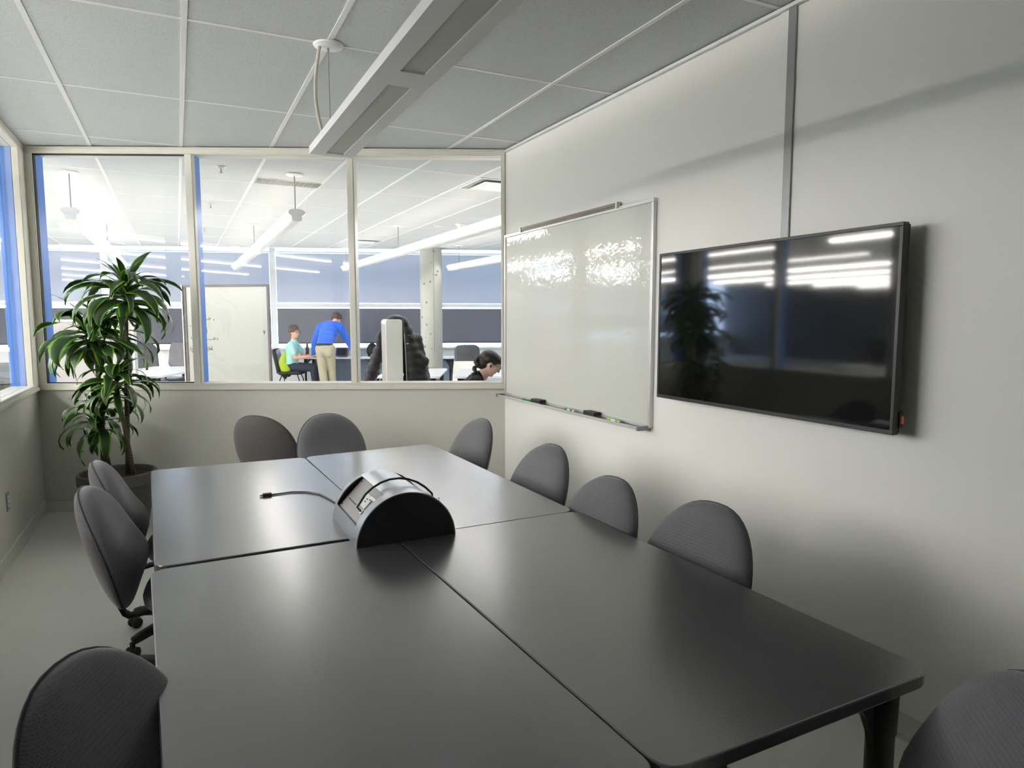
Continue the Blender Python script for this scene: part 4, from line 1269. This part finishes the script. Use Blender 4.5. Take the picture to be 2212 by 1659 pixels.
def shell_chair(label, loc, facing):
    t = thing('plastic_chair', label, 'chair', (loc[0], loc[1], 0), facing-PI/2, 'white plastic chairs')
    vs = []; fs = []; n = 12; k = 8
    prof = [(0.21, 0.43), (0.14, 0.445), (0.0, 0.44), (-0.12, 0.44), (-0.185, 0.47), (-0.215, 0.55), (-0.235, 0.66), (-0.255, 0.77), (-0.262, 0.80)]
    for off in (0.0, 0.008):
        for (y, z) in prof:
            for i in range(n+1):
                u = i/n*2-1; wd = 0.215*(1-0.10*max(0, (z-0.6))/0.2)
                vs.append((u*wd, y+0.03*u*u*(1 if z > 0.5 else 0)-off*(1 if z > 0.5 else 0), z+0.02*u*u*(1 if z < 0.5 else 0)-off*(1 if z < 0.5 else 0.4)))
    m = n+1; P = len(prof)
    for j in range(P-1):
        for i in range(n):
            fs.append((j*m+i, j*m+i+1, (j+1)*m+i+1, (j+1)*m+i)); o2 = P*m; fs.append((o2+j*m+i, o2+(j+1)*m+i, o2+(j+1)*m+i+1, o2+j*m+i+1))
    MB().add(vs, fs).build('shell', M['white_plastic'], t, True)
    for sx in (-1, 1):
        for yy in (-0.16, 0.17):
            MB().tube([(sx*0.14, yy*0.7, 0.43), (sx*0.20, yy*1.25, 0.0)], 0.010, 8).build('leg', M['steel'], t, True)
    return t
q = at(803, 800, 10.6); shell_chair('white plastic chair left of the tall divider', (q.x, q.y), math.radians(150))
q = at(1004, 800, 11.15); shell_chair('white plastic chair in front of the grey chair by the window', (q.x, q.y), math.radians(-115))

# ---- tall divider with the black jacket
d0 = at(853, 800, 6.75)
div_t = thing('tall_divider', 'tall rounded white divider panel seen end-on', 'divider', (d0.x, d0.y, 0), RZ+0.26)
dm = MB()
RXd = Matrix.Rotation(PI/2, 4, 'X')
dm.prism(rrect(-0.082, 0.082, 0.03, 1.507, 0.03, 6), -0.62, 0.0, RXd)
dv_o = dm.build('panel', M['white_plastic'], div_t, bevel=0.004)
MB().box(-0.0835, -0.0815, 0.03, 0.60, 0.06, 1.46).build('side_panel', M['grey_panel'], div_t)
MB().box(-0.16, 0.16, 0.04, 0.10, 0.0, 0.03).box(-0.16, 0.16, 0.50, 0.56, 0.0, 0.03).build('foot', M['grey_metal'], div_t)

def remesh(o, voxel, smooth=6, fac=0.6):
    r = o.modifiers.new('skin', 'REMESH'); r.mode = 'VOXEL'; r.voxel_size = voxel; r.use_smooth_shade = True
    s = o.modifiers.new('smooth', 'SMOOTH'); s.iterations = smooth; s.factor = fac
    return o

jk = thing('puffer_jacket', 'black quilted jacket hanging over the tall divider', 'jacket', (d0.x, d0.y, 1.52), RZ+0.26)
m = MB()
m.ball((0.03, 0.20, 0.0), (0.085, 0.16, 0.035), 16, 10)
rows = [(-0.06, 0.110, 0.045), (-0.13, 0.125, 0.065), (-0.21, 0.145, 0.08), (-0.29, 0.165, 0.09), (-0.37, 0.185, 0.10), (-0.45, 0.20, 0.11), (-0.53, 0.215, 0.115), (-0.61, 0.22, 0.12), (-0.69, 0.222, 0.12)]
for (z, cxx, rx) in rows:
    m.ball((cxx, 0.10, z), (rx*1.15, 0.13, 0.072), 16, 10)
    m.ball((cxx+0.02, 0.30, z-0.01), (rx*1.05, 0.14, 0.072), 16, 10)
for k in range(7):
    m.ball((0.235+0.016*k, 0.10+0.01*k, -0.22-0.075*k), (0.062, 0.07, 0.066), 12, 8)
m.ball((0.30, 0.02, -0.44), (0.05, 0.05, 0.06), 12, 8)
j = m.build('body', M['black_cloth'], jk); remesh(j, 0.014, 6, 0.5)
MB().tube([(0.098, -0.002, -0.10), (0.105, -0.014, -0.3), (0.112, -0.016, -0.5), (0.116, -0.016, -0.68)], 0.004, 6).build('zip', M['steel'], jk)
for (x, z) in ((0.135, -0.175), (0.148, -0.20), (0.138, -0.225), (0.128, -0.255)):
    MB().tube([(x-0.012, -0.008, z-0.006), (x, -0.012, z+0.004), (x+0.014, -0.010, z-0.002)], 0.0025, 5).build('emblem_stroke', M['paper'], jk)
m = MB()
for k in range(6): m.ball((-0.105-0.030*k, 0.66, -0.36-0.085*k), (0.075, 0.08, 0.062), 12, 8)
m.ball((-0.09, 0.66, -0.24), (0.06, 0.07, 0.09), 12, 8); m.cap((-0.09, 0.66, -0.2), 0.05, (0.0, 0.66, -0.06), 0.03)
sl_o = m.build('sleeve', M['black_cloth'], jk); remesh(sl_o, 0.014, 3, 0.5)

# ================================================================ people
def finger_hand(m, wrist, palm_dir, side, normal, scale=1.0, curl=0.5):
    """palm with four fingers and a thumb, as capsules added to m"""
    w = Vector(wrist); d = Vector(palm_dir).normalized(); s = Vector(side); s = (s-d*s.dot(d)).normalized(); n = d.cross(s).normalized()
    if n.dot(Vector(normal)) < 0: n = -n
    k = scale
    m.cap(w, 0.024*k, w+d*0.05*k, 0.026*k)
    for i, (o, ln) in enumerate(((-0.030, 0.062), (-0.010, 0.074), (0.011, 0.070), (0.030, 0.055))):
        a = w+d*0.055*k+s*o*k
        m.cap(w+d*0.02*k+s*o*0.6*k, 0.013*k, a+d*0.02*k, 0.0115*k)
        b2 = a+d*(0.02+ln*0.45)*k+n*curl*0.012*k
        m.cap(a+d*0.02*k, 0.0110*k, b2, 0.0100*k, 8); m.cap(b2, 0.0100*k, b2+(d*0.8+n*curl).normalized()*ln*0.5*k, 0.0085*k, 8)
    t0 = w+d*0.018*k-s*0.024*k; t1 = t0+(d*0.6-s*0.9).normalized()*0.035*k; t2 = t1+(d*0.9-s*0.3).normalized()*0.03*k
    m.cap(t0, 0.013*k, t1, 0.0115*k, 8); m.cap(t1, 0.0115*k, t2, 0.0095*k, 8)

def head(m, c, face, up, k=1.0):
    """skull, jaw, nose, ears, lips added to m; c = middle of the head"""
    f = Vector(face).normalized(); u = Vector(up); u = (u-f*u.dot(f)).normalized(); s = u.cross(f).normalized(); c = Vector(c)
    R = Matrix((s, f, u)).transposed()
    R4 = R.to_4x4()
    m.ball(c+u*0.028*k-f*0.008*k, (0.074*k, 0.094*k, 0.088*k), 20, 14, R4)
    m.ball(c-u*0.030*k+f*0.026*k, (0.058*k, 0.062*k, 0.076*k), 18, 12, R4)
    m.ball(c-u*0.084*k+f*0.056*k, (0.026*k, 0.024*k, 0.022*k), 12, 8, R4)
    m.cap(c+u*0.012*k+f*0.086*k, 0.008*k, c-u*0.026*k+f*0.106*k, 0.0125*k, 8)
    m.ball(c-u*0.052*k+f*0.082*k, (0.022*k, 0.010*k, 0.007*k), 10, 6, R4)
    m.ball(c+u*0.030*k+f*0.078*k, (0.050*k, 0.014*k, 0.010*k), 12, 6, R4)
    for e in (-1, 1):
        m.ball(c-u*0.004*k-f*0.004*k+s*e*0.074*k, (0.011*k, 0.020*k, 0.032*k), 10, 8, R4)
        m.ball(c-u*0.022*k+f*0.060*k+s*e*0.036*k, (0.022*k, 0.022*k, 0.022*k), 10, 6, R4)
    return f, u, s

def eyes(parent, c, f, u, s, k=1.0):
    for e in (-1, 1):
        p = c+u*0.010*k+f*0.082*k+s*e*0.031*k
        MB().ball(p, 0.0115*k, 10, 8).build('eye', M['paper'], parent, True)
        MB().ball(p+f*0.0075*k, 0.006*k, 8, 6).build('pupil', M['gasket'], parent, True)
        MB().cap(c+u*0.034*k+f*0.090*k+s*e*0.018*k, 0.004*k, c+u*0.036*k+f*0.080*k+s*e*0.046*k, 0.003*k, 6).build('eyebrow', M['hair_dark'], parent, True)

def glasses(parent, c, f, u, s, k=1.0, m='black_metal'):
    mb = MB()
    for e in (-1, 1):
        cc = c+u*0.008*k+f*0.100*k+s*e*0.032*k
        ring = [cc+s*(0.025*k*math.cos(2*PI*i/14))+u*(0.019*k*math.sin(2*PI*i/14)) for i in range(15)]
        mb.tube(ring, 0.0028*k, 5, caps=False)
        mb.tube([c+u*0.014*k+f*0.098*k+s*e*0.056*k, c+u*0.014*k+f*0.05*k+s*e*0.079*k, c+u*0.008*k-f*0.005*k+s*e*0.082*k], 0.0028*k, 5)
    mb.tube([c+u*0.012*k+f*0.102*k-s*0.008*k, c+u*0.016*k+f*0.105*k, c+u*0.012*k+f*0.102*k+s*0.008*k], 0.0026*k, 5)
    mb.build('glasses', M[m], parent)

def curly_hair(parent, c, f, u, s, mname, k=1.0, seed=1, low=-0.03):
    r = random.Random(seed); m = MB()
    m.ball(c+u*0.040*k-f*0.020*k, (0.083*k, 0.098*k, 0.082*k), 18, 12, Matrix((s, f, u)).transposed().to_4x4())
    for i in range(150):
        th = r.uniform(0, 2*PI); z = r.uniform(-0.35, 1.0); q = math.sqrt(max(0, 1-z*z))
        d = s*(q*math.cos(th)) + f*(q*math.sin(th)) + u*z
        if d.dot(f) > 0.35 and d.dot(u) < 0.55: continue
        if d.dot(u) < low*8 and d.dot(f) > -0.2: continue
        p = c+u*0.032*k-f*0.014*k + s*d.dot(s)*0.084*k + f*d.dot(f)*0.096*k + u*d.dot(u)*0.092*k
        m.ball(p, r.uniform(0.011, 0.019)*k, 7, 5)
    o = m.build('hair', M[mname], parent); remesh(o, 0.0075*k, 2, 0.4)
    return o

# ---- man in the mint shirt, sitting, facing right
b0 = at(636, 800, 13.62)
man = thing('person', 'seated person in a mint T-shirt and glasses, one forearm on the table', 'person', (b0.x, b0.y, 0), RZ)
hc = Vector((0.03, -0.02, 1.245)); face = Vector((0.90, -0.42, -0.05)); up = Vector((0.03, 0, 1))
m = MB()
f, u, s = head(m, hc, face, up, 1.03)
m.cap((0.0, 0.0, 1.05), 0.055, (0.015, -0.005, 1.17), 0.052)
m.cap((-0.06, 0, 0.60), 0.10, (-0.04, 0, 0.93), 0.095)
shR = Vector((0.0, -0.185, 0.985)); elR = Vector((0.10, -0.22, 0.74)); wrR = Vector((0.30, -0.12, 0.755))
shL = Vector((-0.01, 0.185, 0.985)); elL = Vector((0.12, 0.23, 0.76)); wrL = Vector((0.35, 0.10, 0.765))
for a, b2, c in ((shR, elR, wrR), (shL, elL, wrL)):
    m.cap(a, 0.052, b2, 0.042); m.cap(b2, 0.042, c, 0.029)
finger_hand(m, wrR, (0.9, 0.35, -0.02), (0.3, -0.9, 0), (0, 0, -1), 1.0, 0.4)
finger_hand(m, wrL, (0.95, -0.1, -0.03), (0.1, 0.9, 0), (0, 0, -1), 1.0, 0.4)
hipR, hipL = Vector((-0.06, -0.10, 0.55)), Vector((-0.06, 0.10, 0.55))
knR, knL = Vector((0.42, -0.13, 0.53)), Vector((0.42, 0.13, 0.53))
anR, anL = Vector((0.46, -0.13, 0.08)), Vector((0.46, 0.13, 0.08))
for h_, k_, a_ in ((hipR, knR, anR), (hipL, knL, anL)):
    m.cap(h_, 0.075, k_, 0.055); m.cap(k_, 0.053, a_, 0.036)
bd = m.build('body', M['skin'], man); remesh(bd, 0.0085, 4, 0.5)
eyes(man, hc, f, u, s, 1.03); glasses(man, hc, f, u, s, 1.03)
curly_hair(man, hc, f, u, s, 'hair', 1.13, 4, -0.05)
m = MB()
m.ball((-0.035, 0, 0.90), (0.125, 0.185, 0.16), 18, 12); m.ball((-0.05, 0, 0.74), (0.135, 0.17, 0.20), 18, 12); m.ball((-0.06, 0, 0.60), (0.15, 0.175, 0.10), 18, 12)
m.cap((-0.01, -0.13, 1.005), 0.062, shR+Vector((0, -0.005, -0.01)), 0.074); m.cap((-0.01, 0.13, 1.005), 0.062, shL, 0.074)
m.cap(shR, 0.074, shR*0.45+elR*0.55, 0.070); m.cap(shL, 0.074, shL*0.45+elL*0.55, 0.070)
m.cap((0, 0, 1.03), 0.072, (0.003, 0, 1.065), 0.066)
o = m.build('shirt', M['mint'], man); remesh(o, 0.011, 5, 0.5)
m = MB()
for h_, k_, a_ in ((hipR, knR, anR), (hipL, knL, anL)):
    m.cap(h_, 0.095, k_, 0.072); m.cap(k_, 0.072, a_+Vector((0, 0, 0.03)), 0.06)
m.ball((-0.07, 0, 0.56), (0.14, 0.18, 0.085), 16, 10)
o = m.build('trousers', M['navy'], man); remesh(o, 0.012, 5, 0.5)
for a_ in (anR, anL):
    m = MB(); m.cap(a_+Vector((-0.04, 0, -0.04)), 0.04, a_+Vector((0.15, 0, -0.05)), 0.03); m.build('shoe', M['shoe'], man, True)

# ---- man in the blue fleece, leaning on the table, seen from behind
b0 = at(704, 800, 13.20)
man2 = thing('person', 'standing person in a blue fleece and khaki trousers leaning over a table', 'person', (b0.x, b0.y, 0), RZ)
hc = Vector((0.115, 0.46, 1.485)); face = Vector((0.25, 0.72, -0.66)); up = Vector((0.0, 0.55, 0.8))
m = MB()
f, u, s = head(m, hc, face, up, 1.03)
sh = Vector((0.015, 0.36, 1.36)); hp = Vector((-0.01, 0.0, 0.98))
m.cap(sh+Vector((0.03, 0.03, 0.04)), 0.058, hc-Vector(u)*0.05-Vector(f)*0.03, 0.055)
m.cap(hp+Vector((0, 0.03, 0)), 0.09, sh-Vector((0, 0.04, 0.08)), 0.14)
sL, sR = sh+Vector((-0.20, -0.01, -0.02)), sh+Vector((0.20, -0.01, -0.02))
eL, eR = Vector((-0.335, 0.42, 1.05)), Vector((0.335, 0.44, 1.06))
wL, wR = Vector((-0.385, 0.53, 0.795)), Vector((0.455, 0.55, 0.795))
for a, b2, c in ((sL, eL, wL), (sR, eR, wR)):
    m.cap(a, 0.055, b2, 0.043); m.cap(b2, 0.043, c, 0.03)
finger_hand(m, wL+Vector((0, 0.01, -0.015)), (-0.15, 0.95, -0.32), (1, 0.1, 0), (0, 0, -1), 1.0, 0.2)
finger_hand(m, wR+Vector((0, 0.01, -0.015)), (0.15, 0.95, -0.32), (-1, 0.1, 0), (0, 0, -1), 1.0, 0.2)
hL, hR = Vector((-0.095, 0.0, 0.93)), Vector((0.095, 0.0, 0.93))
kL, kR = Vector((-0.06, -0.02, 0.50)), Vector((0.09, 0.08, 0.51))
aL, aR = Vector((0.02, -0.16, 0.09)), Vector((0.12, 0.04, 0.09))
for h_, k_, a_ in ((hL, kL, aL), (hR, kR, aR)):
    m.cap(h_, 0.085, k_, 0.056); m.cap(k_, 0.055, a_, 0.037)
bd = m.build('body', M['skin'], man2); remesh(bd, 0.0085, 4, 0.5)
eyes(man2, hc, f, u, s, 1.03)
curly_hair(man2, hc, f, u, s, 'hair', 1.15, 9, -0.12)
m = MB()
tor = [(0.0, 0.16, 0.10), (0.25, 0.168, 0.115), (0.5, 0.18, 0.12), (0.75, 0.195, 0.12), (0.95, 0.19, 0.105)]
tilt = math.atan2(sh.y-hp.y, sh.z-hp.z)
RM = Matrix.Rotation(-tilt, 4, 'X')
base_p = hp+Vector((0, 0.01, 0.06))
for (k, rx, ry) in tor:
    m.ball(base_p*(1-k)+sh*k, (rx, ry, 0.12), 20, 12, RM)
m.cap(sh+Vector((-0.10, 0, 0.02)), 0.085, sL, 0.082); m.cap(sh+Vector((0.10, 0, 0.02)), 0.085, sR, 0.082)
for a, b2, c in ((sL, eL, wL), (sR, eR, wR)):
    m.cap(a, 0.082, b2, 0.066); m.cap(b2, 0.066, c, 0.050)
m.cap(sh+Vector((-0.05, 0.02, 0.055)), 0.062, sh+Vector((0.08, 0.03, 0.06)), 0.060)
o = m.build('fleece', M['blue_fleece'], man2); remesh(o, 0.011, 5, 0.5)
m = MB(); m.ball(hp+Vector((0, 0.0, 0.03)), (0.170, 0.122, 0.048), 18, 10)
m.build('shirt_hem', M['black_knit'], man2, True)
m = MB()
m.ball((0, -0.02, 0.92), (0.168, 0.13, 0.12), 18, 12)
m.ball((-0.075, -0.06, 0.87), (0.095, 0.09, 0.12), 14, 10); m.ball((0.075, -0.06, 0.87), (0.095, 0.09, 0.12), 14, 10)
for h_, k_, a_ in ((hL, kL, aL), (hR, kR, aR)):
    m.cap(h_, 0.105, k_, 0.082); m.cap(k_, 0.082, a_+Vector((0, 0, 0.02)), 0.075)
o = m.build('trousers', M['khaki'], man2); remesh(o, 0.011, 5, 0.5)
for a_ in (aL, aR):
    m = MB(); m.cap(a_+Vector((0, -0.05, -0.05)), 0.04, a_+Vector((0.02, 0.14, -0.055)), 0.033); m.build('shoe', M['shoe'], man2, True)

# ---- dark-haired person just outside the back window, head bent to the right
b0 = at(1046, 800, 6.15)
per = thing('person', 'person in black with a dark braid and glasses, head bent, behind the right pane', 'person', (b0.x, b0.y, 0), RZ)
hc = Vector((0.055, 0.0, 1.105)); face = Vector((0.86, 0.12, -0.50)); up = Vector((0.48, 0.0, 0.85))
m = MB()
f, u, s = head(m, hc, face, up, 0.98)
m.cap((-0.045, 0, 0.95), 0.052, (0.01, 0, 1.04), 0.050)
m.cap((-0.10, 0, 0.60), 0.10, (-0.09, 0, 0.86), 0.10)
sA, sB = Vector((-0.07, -0.18, 0.945)), Vector((-0.07, 0.18, 0.945))
eA, eB = Vector((0.08, -0.22, 0.70)), Vector((0.08, 0.22, 0.70))
wA, wB = Vector((0.30, -0.10, 0.72)), Vector((0.30, 0.10, 0.72))
for a, b2, c in ((sA, eA, wA), (sB, eB, wB)):
    m.cap(a, 0.046, b2, 0.037); m.cap(b2, 0.037, c, 0.026)
finger_hand(m, wA, (0.9, 0.3, 0.1), (0.3, -0.9, 0), (0, 0, -1), 0.92, 0.6)
finger_hand(m, wB, (0.9, -0.3, 0.1), (0.3, 0.9, 0), (0, 0, -1), 0.92, 0.6)
legs = ((Vector((-0.08, -0.09, 0.52)), Vector((0.36, -0.11, 0.52)), Vector((0.36, -0.11, 0.08))), (Vector((-0.08, 0.09, 0.52)), Vector((0.36, 0.11, 0.52)), Vector((0.36, 0.11, 0.08))))
for h_, k_, a_ in legs:
    m.cap(h_, 0.07, k_, 0.052); m.cap(k_, 0.05, a_, 0.034)
bd = m.build('body', M['skin_pale'], per); remesh(bd, 0.007, 4, 0.5)
eyes(per, hc, f, u, s, 0.98); glasses(per, hc, f, u, s, 0.98, 'steel')
MB().ball(hc-u*0.010+f*0.004+s*(-0.086), (0.010, 0.008, 0.012), 10, 8).build('earbud', M['black_plastic'], per, True)
MB().ball(hc-u*0.010+f*0.004+s*0.086, (0.010, 0.008, 0.012), 10, 8).build('earbud', M['black_plastic'], per, True)
R4 = Matrix((s, f, u)).transposed().to_4x4()
m = MB()
m.ball(hc+u*0.040-f*0.022, (0.083, 0.100, 0.078), 22, 14, R4)
m.ball(hc-u*0.012-f*0.062, (0.072, 0.058, 0.075), 18, 12, R4)
m.ball(hc+u*0.062+f*0.045, (0.060, 0.050, 0.040), 16, 10, R4)
r = random.Random(5)
for i in range(46):        # combed-back strands
    a = r.uniform(-1, 1)
    p0 = hc+u*(0.098-0.055*a*a)+f*(0.060-0.03*abs(a))+s*(a*0.068); p1 = hc+u*(0.112-0.085*a*a)-f*0.03+s*(a*0.084); p2 = hc+u*(0.03-0.03*abs(a))-f*0.118+s*(a*0.035)
    m.cap(p0, 0.006, p1, 0.007, 6); m.cap(p1, 0.007, p2, 0.008, 6)
hr = m.build('hair', M['hair_dark'], per); remesh(hr, 0.005, 1, 0.4)
m = MB()
br0 = hc-f*0.112+u*0.008; path = [br0, br0+Vector((-0.03, -0.03, -0.045)), Vector((-0.085, -0.115, 1.02)), Vector((-0.115, -0.14, 0.955)), Vector((-0.135, -0.15, 0.88))]
for i in range(14):
    k = i/13*(len(path)-1); j = min(int(k), len(path)-2); p = path[j].lerp(path[j+1], k-j)
    m.ball(p+Vector((0.008*(-1)**i, 0.006*(-1)**i, 0)), (0.025-0.0007*i, 0.025-0.0007*i, 0.028), 10, 8)
bo = m.build('braid', M['hair_dark'], per); remesh(bo, 0.005, 1, 0.3)
m = MB()
m.ball((-0.095, 0, 0.87), (0.135, 0.175, 0.125), 18, 12); m.ball((-0.095, 0, 0.64), (0.125, 0.16, 0.18), 18, 12)
m.cap((-0.07, -0.11, 0.955), 0.066, sA, 0.068); m.cap((-0.07, 0.11, 0.955), 0.066, sB, 0.068)
m.cap((-0.075, 0, 0.95), 0.085, (-0.045, 0, 0.985), 0.062)
for a, b2, c in ((sA, eA, wA), (sB, eB, wB)):
    m.cap(a, 0.066, b2, 0.054); m.cap(b2, 0.054, c, 0.042)
o = m.build('jumper', M['black_knit'], per); remesh(o, 0.010, 5, 0.5)
m = MB()
for h_, k_, a_ in legs:
    m.cap(h_, 0.088, k_, 0.066); m.cap(k_, 0.064, a_+Vector((0, 0, 0.02)), 0.05)
m.ball((-0.09, 0, 0.54), (0.13, 0.17, 0.08), 16, 10)
o = m.build('trousers', M['black_knit'], per); remesh(o, 0.012, 4, 0.5)
for h_, k_, a_ in legs:
    mm = MB(); mm.cap(a_+Vector((-0.04, 0, -0.045)), 0.035, a_+Vector((0.14, 0, -0.05)), 0.028); mm.build('shoe', M['shoe'], per, True)
q = at(1036, 800, 6.17); padded_chair('low chair under the person with the braid', (q.x, q.y), RZ, 'four', h=0.80, m='leather', w=0.42, arms=False)

# ================================================================ things on and around the far tables
q = at(612, 800, 13.40)
gj = thing('hanging_jacket', 'lime and black jacket hanging on the back of the black chair', 'jacket', (q.x-0.02, q.y, 0.0), RZ)
m = MB()
m.cap((0.02, 0.10, 0.80), 0.05, (-0.04, 0.08, 0.62), 0.085); m.cap((-0.04, 0.08, 0.62), 0.085, (0.05, 0.08, 0.50), 0.10)
o = m.build('lining', M['lime'], gj); remesh(o, 0.012, 5, 0.5)
m = MB()
m.cap((-0.05, 0.10, 0.60), 0.05, (-0.02, 0.10, 0.42), 0.06); m.cap((-0.02, 0.10, 0.42), 0.05, (0.02, 0.10, 0.34), 0.035); m.cap((-0.02, 0.10, 0.44), 0.06, (0.09, 0.10, 0.40), 0.05)
o = m.build('shell', M['black_cloth'], gj); remesh(o, 0.012, 4, 0.5)

def on_table(px, d, zz=0.73): v = at(px, 760, d); return Vector((v.x, v.y, zz))
p = on_table(664, 13.80)
t = thing('drinks_bottle', 'dark drinks bottle on the table between the two men', 'bottle', p)
MB().lathe([(0.030, 0.0), (0.035, 0.004), (0.035, 0.19), (0.020, 0.225), (0.018, 0.23)], 18).build('body', M['gasket'], t, True)
MB().lathe([(0.022, 0.23), (0.023, 0.27), (0.016, 0.278)], 16).build('lid', M['black_plastic'], t, True)
p = on_table(738, 13.95)
t = thing('laptop_sleeve', 'purple laptop sleeve propped on the table in front of the man in blue', 'laptop sleeve', p, RZ)
MB().prism(rrect(-0.13, 0.13, 0.005, 0.20, 0.03), -0.015, 0.015, Matrix.Rotation(PI/2-0.4, 4, 'X')).build('sleeve', M['purple'], t, bevel=0.006)
MB().prism(rrect(-0.10, 0.10, 0.03, 0.17, 0.03), 0.016, 0.024, Matrix.Rotation(PI/2-0.4, 4, 'X')).build('pocket', M['black_knit'], t, bevel=0.003)
p = on_table(716, 13.80)
t = MB().box(-0.15, 0.15, -0.105, 0.105, 0.0, 0.004).build('paper_sheet', M['paper'], loc=p, rotz=RZ+0.1); tag(t, 'white paper sheet on the table by the man in blue', 'paper', 'papers on the far tables')
p = on_table(788, 13.76)
t = MB().box(-0.15, 0.15, -0.105, 0.105, 0.0, 0.004).build('paper_sheet', M['paper'], loc=p, rotz=RZ-0.15); tag(t, 'white paper sheet in front of the dark bags', 'paper', 'papers on the far tables')
p = on_table(806, 14.16)
t = thing('backpack', 'dark backpack slumped on the table left of the tall divider', 'backpack', p, RZ)
m = MB(); m.ball((0, 0, 0.12), (0.145, 0.11, 0.125), 18, 12); m.ball((-0.02, 0.01, 0.19), (0.10, 0.09, 0.085), 16, 10); m.ball((0.06, -0.03, 0.08), (0.10, 0.09, 0.09), 16, 10)
m.box(-0.1, 0.1, -0.08, 0.08, 0.005, 0.06)
o = m.build('bag', M['purple'] if False else M['black_cloth'], t); remesh(o, 0.012, 4, 0.5)
MB().tube([(-0.08, -0.10, 0.06), (-0.10, -0.13, 0.14), (-0.04, -0.10, 0.24), (0.02, -0.06, 0.265)], 0.010, 6).build('strap', M['black_plastic'], t, True)
p = on_table(812, 13.86)
t = thing('dark_cap', 'dark brown cap lying in front of the backpack', 'cap', p, RZ)
vs_m = MB().lathe([(0.112, 0.0), (0.115, 0.02), (0.105, 0.055), (0.075, 0.083), (0.03, 0.096), (0.004, 0.098)], 20)
vs_m.build('crown', M['brown_metal'], t, True)
MB().prism([(0.10*math.cos(a), -0.06-0.13*math.sin(a)) for a in [PI*i/12 for i in range(13)]], 0.002, 0.010).build('visor', M['brown_metal'], t)
p = on_table(772, 13.90)
t = thing('tissue_box', 'pale blue box on the table beside the brown cap', 'box', p, RZ)
MB().box(-0.09, 0.09, -0.06, 0.06, 0, 0.085).build('carton', M['teal'], t, bevel=0.004)
MB().prism(rrect(-0.05, 0.05, -0.02, 0.02, 0.018), 0.085, 0.088).build('slot', M['paper'], t)
MB().cap((-0.02, 0, 0.09), 0.012, (0.02, 0.0, 0.12), 0.006, 8).build('tissue', M['paper'], t, True)

# ---- desks and screens of the left office (seen mirrored in the black screen)
def monitor(label, x, y, rz):
    t = thing('computer_monitor', label, 'monitor', (x, y, 0.73), rz, 'monitors in the left office')
    MB().box(-0.27, 0.27, -0.012, 0.012, 0.13, 0.46).build('casing', M['black_plastic'], t, bevel=0.005)
    MB().box(-0.258, 0.258, -0.0135, -0.0122, 0.145, 0.448).build('display', M['screen'], t)
    MB().box(-0.025, 0.025, 0.012, 0.035, 0.01, 0.30).build('neck', M['black_plastic'], t)
    MB().prism(rrect(-0.11, 0.11, -0.06, 0.10, 0.03), 0, 0.010).build('stand', M['black_plastic'], t)
for k, (x, y, lb) in enumerate(((-3.6, 5.2, 'desk just left of the side window'), (-5.6, 7.0, 'desk in the middle of the left office'), (-5.4, 4.2, 'desk near the front of the left office'), (-8.0, 6.0, 'desk deep in the left office'))):
    office_table('white ' + lb, (x, y), 1.5, 0.75, PI/2)
    monitor('black monitor on the ' + lb, x-0.12, y+0.2, -PI/2)
for k, (y, lb) in enumerate(((6.6, 'pale notice board left of the narrow window'), (8.2, 'pale notice board beside the other on the dark wall'))):
    o = thing('notice_board', lb, 'notice board', (XO+0.001, y, 1.85), 0, 'notice boards on the far wall')
    MB().box(0, 0.018, -0.55, 0.55, -0.42, 0.42).build('board', M['off_white'], o)
    MB().box(0, 0.026, -0.57, 0.57, 0.42, 0.44).box(0, 0.026, -0.57, 0.57, -0.44, -0.42).box(0, 0.026, -0.57, -0.55, -0.42, 0.42).box(0, 0.026, 0.55, 0.57, -0.42, 0.42).build('frame', M['alu'], o)
